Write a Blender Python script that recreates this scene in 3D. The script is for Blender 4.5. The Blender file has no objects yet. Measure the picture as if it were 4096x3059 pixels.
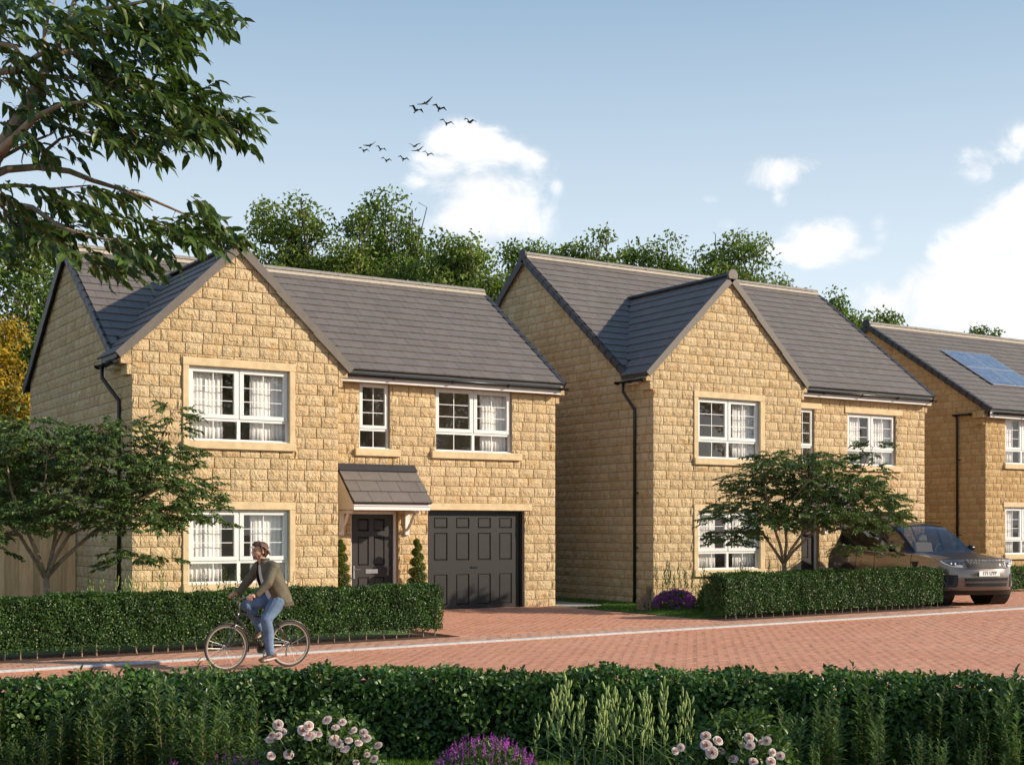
import bpy, bmesh, math, random
import numpy as np
from mathutils import Vector, Matrix
random.seed(7); RNG = np.random.default_rng(7)
C = bpy.context.scene.collection
SC = bpy.context.scene
R = math.radians

# ------------------------------------------------------------------ camera
YAW = R(32.48); SN, CS = math.sin(YAW), math.cos(YAW)
FWD = Vector((SN, CS, 0)); RGT = Vector((CS, -SN, 0))
cam = bpy.data.cameras.new('camera'); camo = bpy.data.objects.new('camera', cam); C.objects.link(camo)
camo.location = (0, 0, 1.8); camo.rotation_euler = (R(90), 0, -YAW)
cam.sensor_width = 36; cam.lens = 36 * 5375 / 4096; cam.shift_y = 582.5 / 4096
cam.clip_start = 0.1; cam.clip_end = 3000; SC.camera = camo

# ------------------------------------------------------------------ sky and sun
LDIR = Vector((-1.0, .80, -.61)).normalized()       # the way sunlight travels
SUN_EL = math.asin(-LDIR.z); SUN_AZ = math.atan2(-LDIR.x, -LDIR.y)   # clockwise from +Y
w = bpy.data.worlds.new('World'); SC.world = w; w.use_nodes = True
wt = w.node_tree; wt.nodes.clear()

class NT:
    """small helper to wire shader nodes"""
    def __init__(s, tree): s.t = tree
    def n(s, typ, ins=None, **props):
        nd = s.t.nodes.new(typ)
        for k, v in props.items(): setattr(nd, k, v)
        for k, v in (ins or {}).items():
            sk = nd.inputs[k]
            if isinstance(v, bpy.types.NodeSocket): s.t.links.new(v, sk)
            else: sk.default_value = v
        return nd
    def m(s, op, a, b=0.0, c=0.0, clamp=False):
        return s.n('ShaderNodeMath', {0: a, 1: b, 2: c}, operation=op, use_clamp=clamp).outputs[0]
    def mix(s, f, a, b, mode='MIX'):
        nd = s.n('ShaderNodeMix', data_type='RGBA', blend_type=mode)
        for k, v in ((0, f), (6, a), (7, b)):
            if isinstance(v, bpy.types.NodeSocket): s.t.links.new(v, nd.inputs[k])
            else: nd.inputs[k].default_value = v
        return nd.outputs[2]
    def ramp(s, f, stops, interp='LINEAR'):
        nd = s.n('ShaderNodeValToRGB', {0: f}); cr = nd.color_ramp; cr.interpolation = interp
        while len(cr.elements) < len(stops): cr.elements.new(0.5)
        for e, (p, c) in zip(cr.elements, stops):
            e.position = p; e.color = c if len(c) == 4 else (*c, 1)
        return nd.outputs[0]
    def mr(s, v, a, b, c=0.0, d=1.0, it='SMOOTHSTEP'):
        return s.n('ShaderNodeMapRange', {0: v, 1: a, 2: b, 3: c, 4: d}, interpolation_type=it).outputs[0]

W = NT(wt)
sky = W.n('ShaderNodeTexSky', sky_type='NISHITA'); sky.sun_disc = False
sky.sun_elevation = SUN_EL; sky.sun_rotation = SUN_AZ
sky.altitude = 0; sky.air_density = 1.0; sky.dust_density = 0.6; sky.ozone_density = 1.2
geo = W.n('ShaderNodeNewGeometry')
dirv = W.n('ShaderNodeVectorMath', {0: geo.outputs['Incoming'], 3: -1.0}, operation='SCALE').outputs[0]
sep = W.n('ShaderNodeSeparateXYZ', {0: dirv})
azn = W.m('ARCTAN2', sep.outputs[0], sep.outputs[1]); eln = W.m('ARCSINE', sep.outputs[2])
ae = W.n('ShaderNodeCombineXYZ', {0: azn, 1: eln, 2: 0.0}).outputs[0]
def px_dir(px, py):       # photo pixel (2212 wide) -> azimuth, elevation
    d = (FWD * 5375 + RGT * (px * 1.8517 - 2048) + Vector((0, 0, 1)) * (2112 - py * 1.8517)).normalized()
    return math.atan2(d.x, d.y), math.asin(d.z)
CLOUDS = [  # x, y, rx, ry, weight
 (1015,322,85,55,1.05),(960,358,70,42,.9),(1085,330,75,45,.92),(1150,345,55,42,.85),(900,388,50,26,.62),(1045,405,110,60,1.0),
 (1055,465,115,70,1.05),(1000,482,80,42,.95),(1120,470,62,52,.92),(1200,403,22,26,.5),(1182,388,16,14,.4),
 (1680,375,62,38,1.0),(1720,362,52,26,.8),(1640,385,42,22,.65),(1688,415,28,34,.6),
 (1775,525,72,48,1.1),(1745,545,92,30,.9),(1850,548,80,20,.6),(1700,552,60,18,.55),(1900,500,24,40,.42),
 (1565,485,38,18,.42),(1540,432,34,16,.38),(2120,352,55,46,.62),(2190,320,55,55,.6),(2090,345,40,30,.5),
 (2250,520,140,110,1.25),(2130,590,140,90,1.2),(2020,625,110,62,1.1),(1930,655,110,48,1.0),(2100,680,280,80,1.0),
 (2260,640,160,120,1.2),(1865,640,60,26,.7),(1960,690,260,60,.8),
 (2500,430,150,100,1.1),(2650,560,220,110,1.1),(2420,300,90,40,.7),(-300,420,160,60,.8),(-520,300,120,50,.8),(-150,120,90,35,.5)]
msk = None
for (cx, cy, rx, ry, wg) in CLOUDS:
    a, e = px_dir(cx, cy)
    ax, _ = px_dir(cx + rx, cy); _, ey = px_dir(cx, cy - ry)
    v = W.n('ShaderNodeVectorMath', {0: ae, 1: (a, e, 0)}, operation='SUBTRACT').outputs[0]
    v = W.n('ShaderNodeVectorMath', {0: v, 1: (1 / (abs(ax - a) * 1.95), 1 / (abs(ey - e) * 1.95), 0)}, operation='MULTIPLY').outputs[0]
    l = W.n('ShaderNodeVectorMath', {0: v}, operation='LENGTH').outputs['Value']
    b = W.mr(l, 0.0, 1.0, wg, 0.0)
    msk = b if msk is None else W.m('SMOOTH_MAX', msk, b, 0.18)
sc_ = W.n('ShaderNodeVectorMath', {0: dirv, 1: (1, 1, 1.5)}, operation='MULTIPLY').outputs[0]
nz = W.n('ShaderNodeTexNoise', {'Vector': sc_, 'Scale': 17.0, 'Detail': 9.0, 'Roughness': 0.62, 'Distortion': 0.5}).outputs[0]
nz2 = W.n('ShaderNodeTexNoise', {'Vector': sc_, 'Scale': 3.2, 'Detail': 7.0, 'Roughness': 0.62}).outputs[0]
back = W.m('MULTIPLY', W.mr(nz2, .60, .74), W.mr(azn, 1.15, 1.6, 0, 1))          # scattered clouds away from the view
back2 = W.m('MULTIPLY', W.mr(nz2, .60, .74), W.mr(azn, -.35, -.8, 0, 1))
msk = W.m('MAXIMUM', msk, W.m('MAXIMUM', back, back2))
dens = W.m('ADD', msk, W.m('MULTIPLY', W.m('SUBTRACT', nz, 0.5), 2.2))
cov = W.mr(dens, 0.20, 0.80)
cov = W.m('MULTIPLY', cov, W.mr(msk, 0.12, .50))
cov = W.m('MULTIPLY', cov, W.mr(eln, -0.02, .06, .2, 1))
# sky colour: physical sky tinted to the milky blue of the photograph
hz = W.mr(eln, 0.0, 0.62, 0.0, 1.0, 'LINEAR')
skyc = W.mix(1.0, sky.outputs[0], W.ramp(hz, [(0, (1.12, 1.10, 1.02)), (.45, (1.0, 1.04, 1.0)), (1.0, (1.0, 1.1, .98))]), 'MULTIPLY')
palec = W.n('ShaderNodeVectorMath', {0: W.ramp(hz, [(0, (.93, .96, .98)), (.13, (.86, .92, .96)), (.30, (.67, .78, .875)), (.62, (.31, .455, .62)), (1.0, (.15, .28, .50))]), 3: 10.5}, operation='SCALE').outputs[0]
pale = W.mix(W.mr(eln, 0.0, .60, .95, .85, 'LINEAR'), skyc, palec)
shade = W.mr(nz, .30, .62, .90, 1.04)
cl = W.n('ShaderNodeVectorMath', {0: (9.9, 10.0, 10.2), 3: shade}, operation='SCALE').outputs[0]
allc = W.mix(W.m('MULTIPLY', cov, .93), pale, cl)
bg = W.n('ShaderNodeBackground', {'Color': allc, 'Strength': 0.088})
out = W.n('ShaderNodeOutputWorld', {'Surface': bg.outputs[0]})

sun = bpy.data.lights.new('sun', 'SUN'); suno = bpy.data.objects.new('sun', sun); C.objects.link(suno)
sun.energy = 4.9; sun.angle = R(0.9); sun.color = (1.0, .865, .69)
suno.rotation_euler = LDIR.to_track_quat('-Z', 'Y').to_euler(); suno.location = (40, -30, 40)
vs = SC.view_settings; SC.display_settings.display_device = 'sRGB'
vs.view_transform = 'Standard'; vs.look = 'None'; vs.exposure = 0.30; vs.gamma = 1.0; vs.use_curve_mapping = False
SC.cycles.max_bounces = 6; SC.cycles.transparent_max_bounces = 16; SC.cycles.diffuse_bounces = 3
SC.cycles.glossy_bounces = 3; SC.cycles.transmission_bounces = 4
SC.cycles.use_denoising = True

# ------------------------------------------------------------------ helpers
def tag(o, label=None, cat=None, group=None, kind=None):
    if label: o['label'] = label
    if cat: o['category'] = cat
    if group: o['group'] = group
    if kind: o['kind'] = kind
    return o
WL = {}
def wloc(p):
    if p is None: return Vector((0, 0, 0))
    return WL.get(p.name, Vector(p.location))
def thing(name, loc, label, cat, group=None, kind=None):
    o = bpy.data.objects.new(name, None); C.objects.link(o); o.location = loc; o.empty_display_size = .2
    WL[o.name] = Vector(loc)
    return tag(o, label, cat, group, kind)
def mk(name, V, F, m, parent=None, smooth=False, rnd=None, local=False):
    """one mesh object from world-space points"""
    V = np.asarray(V, dtype=np.float64).reshape(-1, 3)
    off = wloc(parent)
    if not local: V = V - np.array(off)
    me = bpy.data.meshes.new(name)
    if isinstance(F, np.ndarray):
        n, k = F.shape
        me.vertices.add(len(V)); me.vertices.foreach_set('co', V.astype(np.float32).ravel())
        me.loops.add(n * k); me.loops.foreach_set('vertex_index', F.astype(np.int32).ravel())
        me.polygons.add(n); me.polygons.foreach_set('loop_start', np.arange(0, n * k, k, dtype=np.int32))
        me.polygons.foreach_set('loop_total', np.full(n, k, dtype=np.int32)); me.update(calc_edges=True)
    else:
        me.from_pydata([tuple(v) for v in V], [], F); me.update()
    for mm in (m if isinstance(m, (list, tuple)) else [m]): me.materials.append(mm)
    if smooth: me.polygons.foreach_set('use_smooth', [True] * len(me.polygons))
    if rnd is not None:
        at = me.attributes.new('rnd', 'FLOAT', 'POINT'); at.data.foreach_set('value', np.asarray(rnd, dtype=np.float32))
    o = bpy.data.objects.new(name, me); C.objects.link(o); o.parent = parent
    WL[o.name] = off.copy()
    return o
class MB:
    def __init__(s): s.v = []; s.f = []
    def add(s, V, F):
        b = len(s.v); s.v += [tuple(p) for p in V]; s.f += [tuple(i + b for i in f) for f in F]; return s
    def box(s, x0, x1, y0, y1, z0, z1):
        return s.add([(x0,y0,z0),(x1,y0,z0),(x1,y1,z0),(x0,y1,z0),(x0,y0,z1),(x1,y0,z1),(x1,y1,z1),(x0,y1,z1)],
                     [(0,3,2,1),(4,5,6,7),(0,1,5,4),(1,2,6,5),(2,3,7,6),(3,0,4,7)])
    def obox(s, c, A, B, D):      # half axes
        c, A, B, D = map(Vector, (c, A, B, D))
        P = [c + A*i + B*j + D*k for k in (-1, 1) for j in (-1, 1) for i in (-1, 1)]
        return s.add(P, [(0,2,3,1),(4,5,7,6),(0,1,5,4),(1,3,7,5),(3,2,6,7),(2,0,4,6)])
    def prism(s, pts, d):         # closed polygon swept along d
        d = Vector(d); pts = [Vector(p) for p in pts]; n = len(pts)
        return s.add(pts + [p + d for p in pts], [tuple(range(n))[::-1], tuple(range(n, 2*n))] + [(i, (i+1) % n, n + (i+1) % n, n + i) for i in range(n)])
    def tube(s, pts, r, seg=8, caps=True):
        pts = [Vector(p) for p in pts]; n = len(pts)
        rs = r if isinstance(r, (list, tuple)) else [r] * n
        V = []; up = None
        for i, p in enumerate(pts):
            t = (pts[min(i+1, n-1)] - pts[max(i-1, 0)])
            t = t.normalized() if t.length > 1e-9 else Vector((0,0,1))
            if up is None: up = t.orthogonal().normalized()
            up = (up - t * up.dot(t)); up = up.normalized() if up.length > 1e-6 else t.orthogonal().normalized()
            b = t.cross(up)
            for k in range(seg):
                a = 2 * math.pi * k / seg; V.append(p + (up * math.cos(a) + b * math.sin(a)) * rs[i])
        F = [(i*seg+k, i*seg+(k+1) % seg, (i+1)*seg+(k+1) % seg, (i+1)*seg+k) for i in range(n-1) for k in range(seg)]
        if caps: F += [tuple(range(seg))[::-1], tuple(range((n-1)*seg, n*seg))]
        return s.add(V, F)
    def lathe(s, c, prof, ax=(0,0,1), seg=16):     # prof: (r, h) along axis ax from c
        c = Vector(c); ax = Vector(ax).normalized(); u = ax.orthogonal().normalized(); v = ax.cross(u); V = []
        for (r, h) in prof:
            for k in range(seg):
                a = 2*math.pi*k/seg; V.append(c + ax*h + (u*math.cos(a) + v*math.sin(a))*r)
        n = len(prof)
        F = [(i*seg+k, i*seg+(k+1) % seg, (i+1)*seg+(k+1) % seg, (i+1)*seg+k) for i in range(n-1) for k in range(seg)]
        F += [tuple(range(seg))[::-1], tuple(range((n-1)*seg, n*seg))]
        return s.add(V, F)
    def obj(s, name, m, parent=None, smooth=False): return mk(name, s.v, s.f, m, parent, smooth)
def bevel(o, w_, seg=1):
    b = o.modifiers.new('bevel', 'BEVEL'); b.width = w_; b.segments = seg; b.limit_method = 'ANGLE'; b.angle_limit = R(40); return o
def P(px, py, d):            # a point seen at photo pixel (4096 wide) d metres away; only used to take real positions off the photograph
    return Vector((0, 0, 1.8)) + FWD * d + RGT * ((px - 2048) / 5375 * d) + Vector((0, 0, 1)) * ((2112 - py) / 5375 * d)
def G(px, d, z=0.0):
    p = P(px, 2112, d); p.z = z; return p
def proj(p):
    d = p[0]*SN + p[1]*CS; u = p[0]*CS - p[1]*SN
    if d < .2: return None
    return (2048 + 5375*u/d, 2112 - 5375*(p[2]-1.8)/d, d)

# ------------------------------------------------------------------ materials
def newmat(name):
    m = bpy.data.materials.new(name); m.use_nodes = True; m.node_tree.nodes.clear(); t = NT(m.node_tree)
    t.b = t.n('ShaderNodeBsdfPrincipled'); t.o = t.n('ShaderNodeOutputMaterial', {'Surface': t.b.outputs[0]}); t.mat = m
    return t
def setb(t, **k):
    for a, v in k.items():
        sk = t.b.inputs[a.replace('_', ' ')]
        if isinstance(v, bpy.types.NodeSocket): t.t.links.new(v, sk)
        else: sk.default_value = v if not (isinstance(v, tuple) and len(v) == 3) else (*v, 1)
def c4(c): return (*c, 1) if len(c) == 3 else c
def island(t):
    g = t.n('ShaderNodeNewGeometry'); oi = t.n('ShaderNodeObjectInfo')
    return t.m('FRACT', t.m('ADD', g.outputs['Random Per Island'], oi.outputs['Random'])), g.outputs['Position']
def plain(name, col, rough=.6, var=.0, scale=8.0, metal=0.0, bump=0.0, bscale=60.0, spec=None, coat=0.0):
    t = newmat(name)
    g = t.n('ShaderNodeNewGeometry')
    if var:
        nz = t.n('ShaderNodeTexNoise', {'Vector': g.outputs['Position'], 'Scale': scale, 'Detail': 5.0}).outputs[0]
        f = t.mr(nz, .3, .7, 1 - var, 1 + var)
        setb(t, Base_Color=t.mix(1.0, c4(col), t.n('ShaderNodeCombineXYZ', {0: f, 1: f, 2: f}).outputs[0], 'MULTIPLY'))
    else: setb(t, Base_Color=c4(col))
    setb(t, Roughness=rough, Metallic=metal)
    if spec is not None: t.b.inputs['Specular IOR Level'].default_value = spec
    if coat: t.b.inputs['Coat Weight'].default_value = coat; t.b.inputs['Coat Roughness'].default_value = .03
    if bump:
        n2 = t.n('ShaderNodeTexNoise', {'Vector': g.outputs['Position'], 'Scale': bscale, 'Detail': 6.0}).outputs[0]
        setb(t, Normal=t.n('ShaderNodeBump', {'Height': n2, 'Strength': bump, 'Distance': .01}).outputs[0])
    return t.mat
def stone_mat(name, c1, c2, c3):
    t = newmat(name); r, pos = island(t)
    def no(sc, de=6.0, ro=.6, di=0.0): return t.n('ShaderNodeTexNoise', {'Vector': pos, 'Scale': sc, 'Detail': de, 'Roughness': ro, 'Distortion': di}).outputs[0]
    base = t.mix(r, c4(c1), c4(c2))
    st = t.m('MULTIPLY', t.mr(no(4.5, 5, .65, .6), .50, .68), t.mr(t.m('FRACT', t.m('MULTIPLY', r, 7.3)), .25, 1.0, .35, 1.0))
    base = t.mix(t.m('MULTIPLY', st, .75), base, c4(c3))
    sp = t.mr(no(70, 3, .7), .35, .75, .80, 1.15)
    base = t.mix(1.0, base, t.n('ShaderNodeCombineXYZ', {0: sp, 1: sp, 2: sp}).outputs[0], 'MULTIPLY')
    br = t.mr(t.m('FRACT', t.m('MULTIPLY', r, 13.7)), 0, 1, .94, 1.05)
    base = t.mix(1.0, base, t.n('ShaderNodeCombineXYZ', {0: br, 1: br, 2: br}).outputs[0], 'MULTIPLY')
    setb(t, Base_Color=base, Roughness=.92)
    t.b.inputs['Specular IOR Level'].default_value = .2
    off = t.n('ShaderNodeVectorMath', {0: pos, 1: t.n('ShaderNodeCombineXYZ', {0: t.m('MULTIPLY', r, 37.0), 1: t.m('MULTIPLY', r, 19.0), 2: 0.0}).outputs[0]}, operation='ADD').outputs[0]
    big = t.n('ShaderNodeTexNoise', {'Vector': off, 'Scale': 5.0, 'Detail': 7.0, 'Roughness': .58, 'Distortion': .45}).outputs[0]
    rid = t.m('ABSOLUTE', t.m('SUBTRACT', big, .5))
    vor = t.n('ShaderNodeTexVoronoi', {'Vector': off, 'Scale': 16.0}, feature='DISTANCE_TO_EDGE').outputs[0]
    h = t.m('ADD', t.m('MULTIPLY', rid, -2.6), t.m('ADD', t.m('MULTIPLY', t.mr(vor, 0, .25), .15), t.m('MULTIPLY', no(45, 4), .12)))
    setb(t, Normal=t.n('ShaderNodeBump', {'Height': h, 'Strength': .95, 'Distance': .034}).outputs[0])
    return t.mat
def tile_mat(name, col):
    t = newmat(name); r, pos = island(t)
    n1 = t.n('ShaderNodeTexNoise', {'Vector': pos, 'Scale': 5.0, 'Detail': 6.0, 'Roughness': .6}).outputs[0]
    n2 = t.n('ShaderNodeTexNoise', {'Vector': pos, 'Scale': 90.0, 'Detail': 3.0}).outputs[0]
    f = t.m('MULTIPLY', t.mr(n1, .3, .7, .93, 1.07), t.m('MULTIPLY', t.mr(r, 0, 1, .93, 1.06), t.mr(n2, .3, .7, .9, 1.1)))
    c = t.mix(1.0, c4(col), t.n('ShaderNodeCombineXYZ', {0: f, 1: f, 2: f}).outputs[0], 'MULTIPLY')
    n3 = t.n('ShaderNodeTexNoise', {'Vector': pos, 'Scale': 22.0, 'Detail': 8.0, 'Roughness': .75}).outputs[0]
    c = t.mix(t.mr(n3, .60, .72, 0, .35), c, (.26, .24, .21, 1))
    setb(t, Base_Color=c, Roughness=.62)
    setb(t, Normal=t.n('ShaderNodeBump', {'Height': n2, 'Strength': .35, 'Distance': .004}).outputs[0])
    return t.mat
def leaf_mat(name, dark, light, rough=.42, trans=.30, odd=None):
    t = newmat(name)
    r = t.n('ShaderNodeAttribute', attribute_name='rnd').outputs['Fac']
    c = t.mix(r, c4(dark), c4(light))
    if odd: c = t.mix(t.mr(r, odd[0], odd[0] + .012), c, c4(odd[1]))
    g = t.n('ShaderNodeNewGeometry')
    n1 = t.n('ShaderNodeTexNoise', {'Vector': g.outputs['Position'], 'Scale': 2.3, 'Detail': 2.0}).outputs[0]
    f = t.mr(n1, .3, .7, .78, 1.22)
    c = t.mix(1.0, c, t.n('ShaderNodeCombineXYZ', {0: f, 1: f, 2: f}).outputs[0], 'MULTIPLY')
    setb(t, Base_Color=c, Roughness=rough)
    t.b.inputs['Specular IOR Level'].default_value = .35
    tr = t.n('ShaderNodeBsdfTranslucent', {'Color': t.mix(.5, c, t.mix(1.0, c, (1.3, 1.5, .5, 1), 'MULTIPLY'))})
    mx = t.n('ShaderNodeMixShader', {0: trans, 1: t.b.outputs[0], 2: tr.outputs[0]})
    t.t.links.new(mx.outputs[0], t.o.inputs[0])
    return t.mat
def brick_mat(name, c1, c2, c3):
    t = newmat(name); r, pos = island(t)
    n1 = t.n('ShaderNodeTexNoise', {'Vector': pos, 'Scale': .55, 'Detail': 4.0}).outputs[0]
    n2 = t.n('ShaderNodeTexNoise', {'Vector': pos, 'Scale': 130.0, 'Detail': 3.0}).outputs[0]
    c = t.mix(r, c4(c1), c4(c2)); c = t.mix(t.mr(n1, .4, .65, 0, .7), c, c4(c3))
    f = t.m('MULTIPLY', t.mr(n2, .3, .7, .86, 1.12), t.mr(t.m('FRACT', t.m('MULTIPLY', r, 5.7)), 0, 1, .93, 1.06))
    c = t.mix(1.0, c, t.n('ShaderNodeCombineXYZ', {0: f, 1: f, 2: f}).outputs[0], 'MULTIPLY')
    setb(t, Base_Color=c, Roughness=.85)
    setb(t, Normal=t.n('ShaderNodeBump', {'Height': n2, 'Strength': .5, 'Distance': .004}).outputs[0])
    return t.mat
def glass_mat(name, tint=(1, 1, 1), refl=1.0):
    t = newmat(name)
    g = t.n('ShaderNodeNewGeometry')
    nz = t.n('ShaderNodeTexNoise', {'Vector': g.outputs['Position'], 'Scale': 1.6, 'Detail': 1.0}).outputs[0]
    bp_ = t.n('ShaderNodeBump', {'Height': nz, 'Strength': .05, 'Distance': .02}).outputs[0]
    gl = t.n('ShaderNodeBsdfGlossy', {'Color': (1, 1, 1, 1), 'Roughness': .0, 'Normal': bp_})
    tr = t.n('ShaderNodeBsdfTransparent', {'Color': c4(tint)})
    lw = t.n('ShaderNodeLayerWeight', {'Blend': .5}).outputs['Facing']
    f = t.m('MULTIPLY', t.m('ADD', t.m('MULTIPLY', t.m('POWER', lw, 4.0), .85), .085), refl, clamp=True)
    mx = t.n('ShaderNodeMixShader', {0: f, 1: tr.outputs[0], 2: gl.outputs[0]})
    t.t.links.new(mx.outputs[0], t.o.inputs[0]); return t.mat
def wood_mat(name, c1, c2):
    t = newmat(name); r, pos = island(t)
    v = t.n('ShaderNodeVectorMath', {0: pos, 1: (14, 14, .9)}, operation='MULTIPLY').outputs[0]
    v = t.n('ShaderNodeVectorMath', {0: v, 1: t.n('ShaderNodeCombineXYZ', {2: t.m('MULTIPLY', r, 50.0)}).outputs[0]}, operation='ADD').outputs[0]
    n1 = t.n('ShaderNodeTexNoise', {'Vector': v, 'Scale': 2.0, 'Detail': 7.0, 'Distortion': 1.5}).outputs[0]
    c = t.mix(t.mr(n1, .35, .65), c4(c1), c4(c2)); f = t.mr(r, 0, 1, .78, 1.15)
    c = t.mix(1.0, c, t.n('ShaderNodeCombineXYZ', {0: f, 1: f, 2: f}).outputs[0], 'MULTIPLY')
    setb(t, Base_Color=c, Roughness=.75, Normal=t.n('ShaderNodeBump', {'Height': n1, 'Strength': .3, 'Distance': .006}).outputs[0])
    return t.mat
M = dict(
 stone=stone_mat('stone', (.625, .450, .250), (.685, .520, .310), (.56, .33, .12)),
 stone3=stone_mat('stone_orange', (.54, .355, .17), (.62, .43, .22), (.46, .24, .08)),
 mortar=plain('mortar', (.36, .265, .15), .95, .15, 30),
 trim=plain('dressed_stone', (.66, .50, .29), .8, .10, 6, bump=.25, bscale=90),
 tile=tile_mat('roof_tile', (.150, .128, .114)),
 ridge=plain('ridge_concrete', (.27, .245, .215), .85, .12, 12, bump=.3),
 ridgem=plain('ridge_mortar', (.44, .38, .30), .9, .10, 12),
 verge=plain('verge_grey', (.034, .035, .040), .5, .08, 10),
 vergeb=plain('verge_brown', (.135, .112, .092), .6, .08, 10),
 white=plain('white_upvc', (.80, .79, .77), .35, .02, 3),
 fascia=plain('white_fascia', (.74, .70, .66), .4, .03, 4),
 black=plain('black_plastic', (.012, .012, .013), .3),
 door=plain('door_grey', (.028, .026, .025), .40, .06, 5, bump=.05),
 chrome=plain('chrome', (.75, .75, .74), .18, metal=1.0),
 steel=plain('steel', (.55, .55, .55), .3, metal=1.0),
 curtain=plain('curtain', (.88, .85, .82), .9, .04, 5),
 interior=plain('dark_interior', (.72, .63, .54), .9, .2, 1.5),
 glass=glass_mat('window_glass', (.96, .96, .95), 1.0),
 road=brick_mat('road_brick', (.485, .215, .125), (.505, .235, .142), (.53, .262, .165)),
 margin=brick_mat('margin_brick', (.46, .235, .145), (.52, .28, .18), (.50, .28, .19)),
 joint=plain('joint_sand', (.38, .18, .115), .95, .2, 20),
 kerb=plain('kerb_concrete', (.46, .46, .45), .85, .12, 15, bump=.4),
 slab=plain('concrete_slab', (.40, .36, .30), .9, .1, 5, bump=.3),
 soil=plain('bark_soil', (.075, .036, .022), .95, .45, 40, bump=1.0, bscale=60),
 lawnbase=plain('lawn_base', (.06, .12, .018), .95, .3, 6, bump=.8, bscale=80),
 field=plain('ground_grass', (.085, .080, .045), .95, .3, 2),
 bark=plain('bark', (.30, .22, .145), .9, .25, 14, bump=.9, bscale=50),
 barkd=plain('bark_dark', (.085, .062, .042), .9, .25, 8, bump=.9, bscale=30),
 twig=plain('twig', (.24, .165, .10), .85, .2, 20),
 wood=wood_mat('fence_wood', (.72, .42, .20), (.82, .54, .29)),
 leafbig=leaf_mat('leaf_big', (.027, .056, .011), (.095, .150, .028), .38, .25),
 leafsmall=leaf_mat('leaf_small', (.046, .088, .025), (.16, .235, .065), .42, .22),
 leafbg=leaf_mat('leaf_far', (.066, .112, .018), (.24, .33, .065), .55, .32),
 leafbg2=leaf_mat('leaf_far_yellowish', (.080, .125, .020), (.27, .34, .075), .55, .35),
 leafyel=leaf_mat('leaf_yellow', (.30, .20, .02), (.55, .38, .04), .6, .4),
 hedge=leaf_mat('hedge_leaf', (.018, .056, .010), (.075, .145, .026), .40, .20, (.985, (.42, .44, .25))),
 hedge2=leaf_mat('hedge_leaf_near', (.024, .068, .016), (.105, .19, .044), .38, .22, (.992, (.30, .40, .18))),
 hedge3=leaf_mat('hedge_leaf_light', (.05, .11, .015), (.14, .22, .04), .5, .3),
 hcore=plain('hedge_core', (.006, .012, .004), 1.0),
 topi=leaf_mat('topiary_leaf', (.09, .12, .02), (.24, .26, .06), .5, .25),
 tall=leaf_mat('tall_leaf', (.034, .080, .020), (.145, .225, .055), .40, .25, (.96, (.20, .24, .04))),
 grassb=leaf_mat('grass_blade', (.050, .120, .010), (.14, .25, .025), .6, .25),
 seed=leaf_mat('seed_head', (.09, .13, .03), (.28, .31, .12), .6, .25),
 rose=leaf_mat('rose_petal', (.78, .46, .47), (.88, .76, .74), .55, .25),
 purple=leaf_mat('purple_flower', (.28, .03, .34), (.62, .12, .60), .6, .25),
)

# ------------------------------------------------------------------ leaves
def unit(a): return a / np.maximum(np.linalg.norm(a, axis=-1, keepdims=True), 1e-9)
def leaves(name, Pp, D, Nn, L, Wd, m, parent=None, fine=False, rnd=None, fold=.25, droop=.12):
    n = len(Pp)
    if n == 0: return None
    D = unit(D); S = unit(np.cross(D, Nn)); Nn = unit(np.cross(S, D)); L = np.broadcast_to(L, (n,))[:, None]; Wd = np.broadcast_to(Wd, (n,))[:, None]
    if rnd is None: rnd = RNG.random(n)
    if not fine:
        up = Nn * Wd * fold
        V = np.stack([Pp, Pp + D*L*.42 + S*Wd*.5 + up, Pp + D*L - Nn*L*droop, Pp + D*L*.42 - S*Wd*.5 + up], 1).reshape(-1, 3)
        b = np.arange(n)[:, None] * 4
        F = np.concatenate([b + [0, 1, 2], b + [0, 2, 3]], 0); k = 4
    else:
        up = Nn * Wd * fold; dr = -Nn * L * droop
        a1, a2 = .25, .62
        V = np.stack([Pp, Pp + D*L*a1 + dr*.1, Pp + D*L*a2 + dr*.45, Pp + D*L + dr*1.3,
                      Pp + D*L*a1 + S*Wd*.44 + up + dr*.1, Pp + D*L*a2 + S*Wd*.40 + up*.8 + dr*.45,
                      Pp + D*L*a1 - S*Wd*.44 + up + dr*.1, Pp + D*L*a2 - S*Wd*.40 + up*.8 + dr*.45], 1).reshape(-1, 3)
        b = np.arange(n)[:, None] * 8
        F = np.concatenate([b + [0, 4, 1], b + [0, 1, 6], b + [1, 4, 5], b + [1, 5, 2], b + [1, 2, 7], b + [1, 7, 6], b + [2, 5, 3], b + [2, 3, 7]], 0); k = 8
    return mk(name, V, F, m, parent, smooth=False, rnd=np.repeat(rnd, k))
def sph(n): return unit(RNG.normal(size=(n, 3)))
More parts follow.
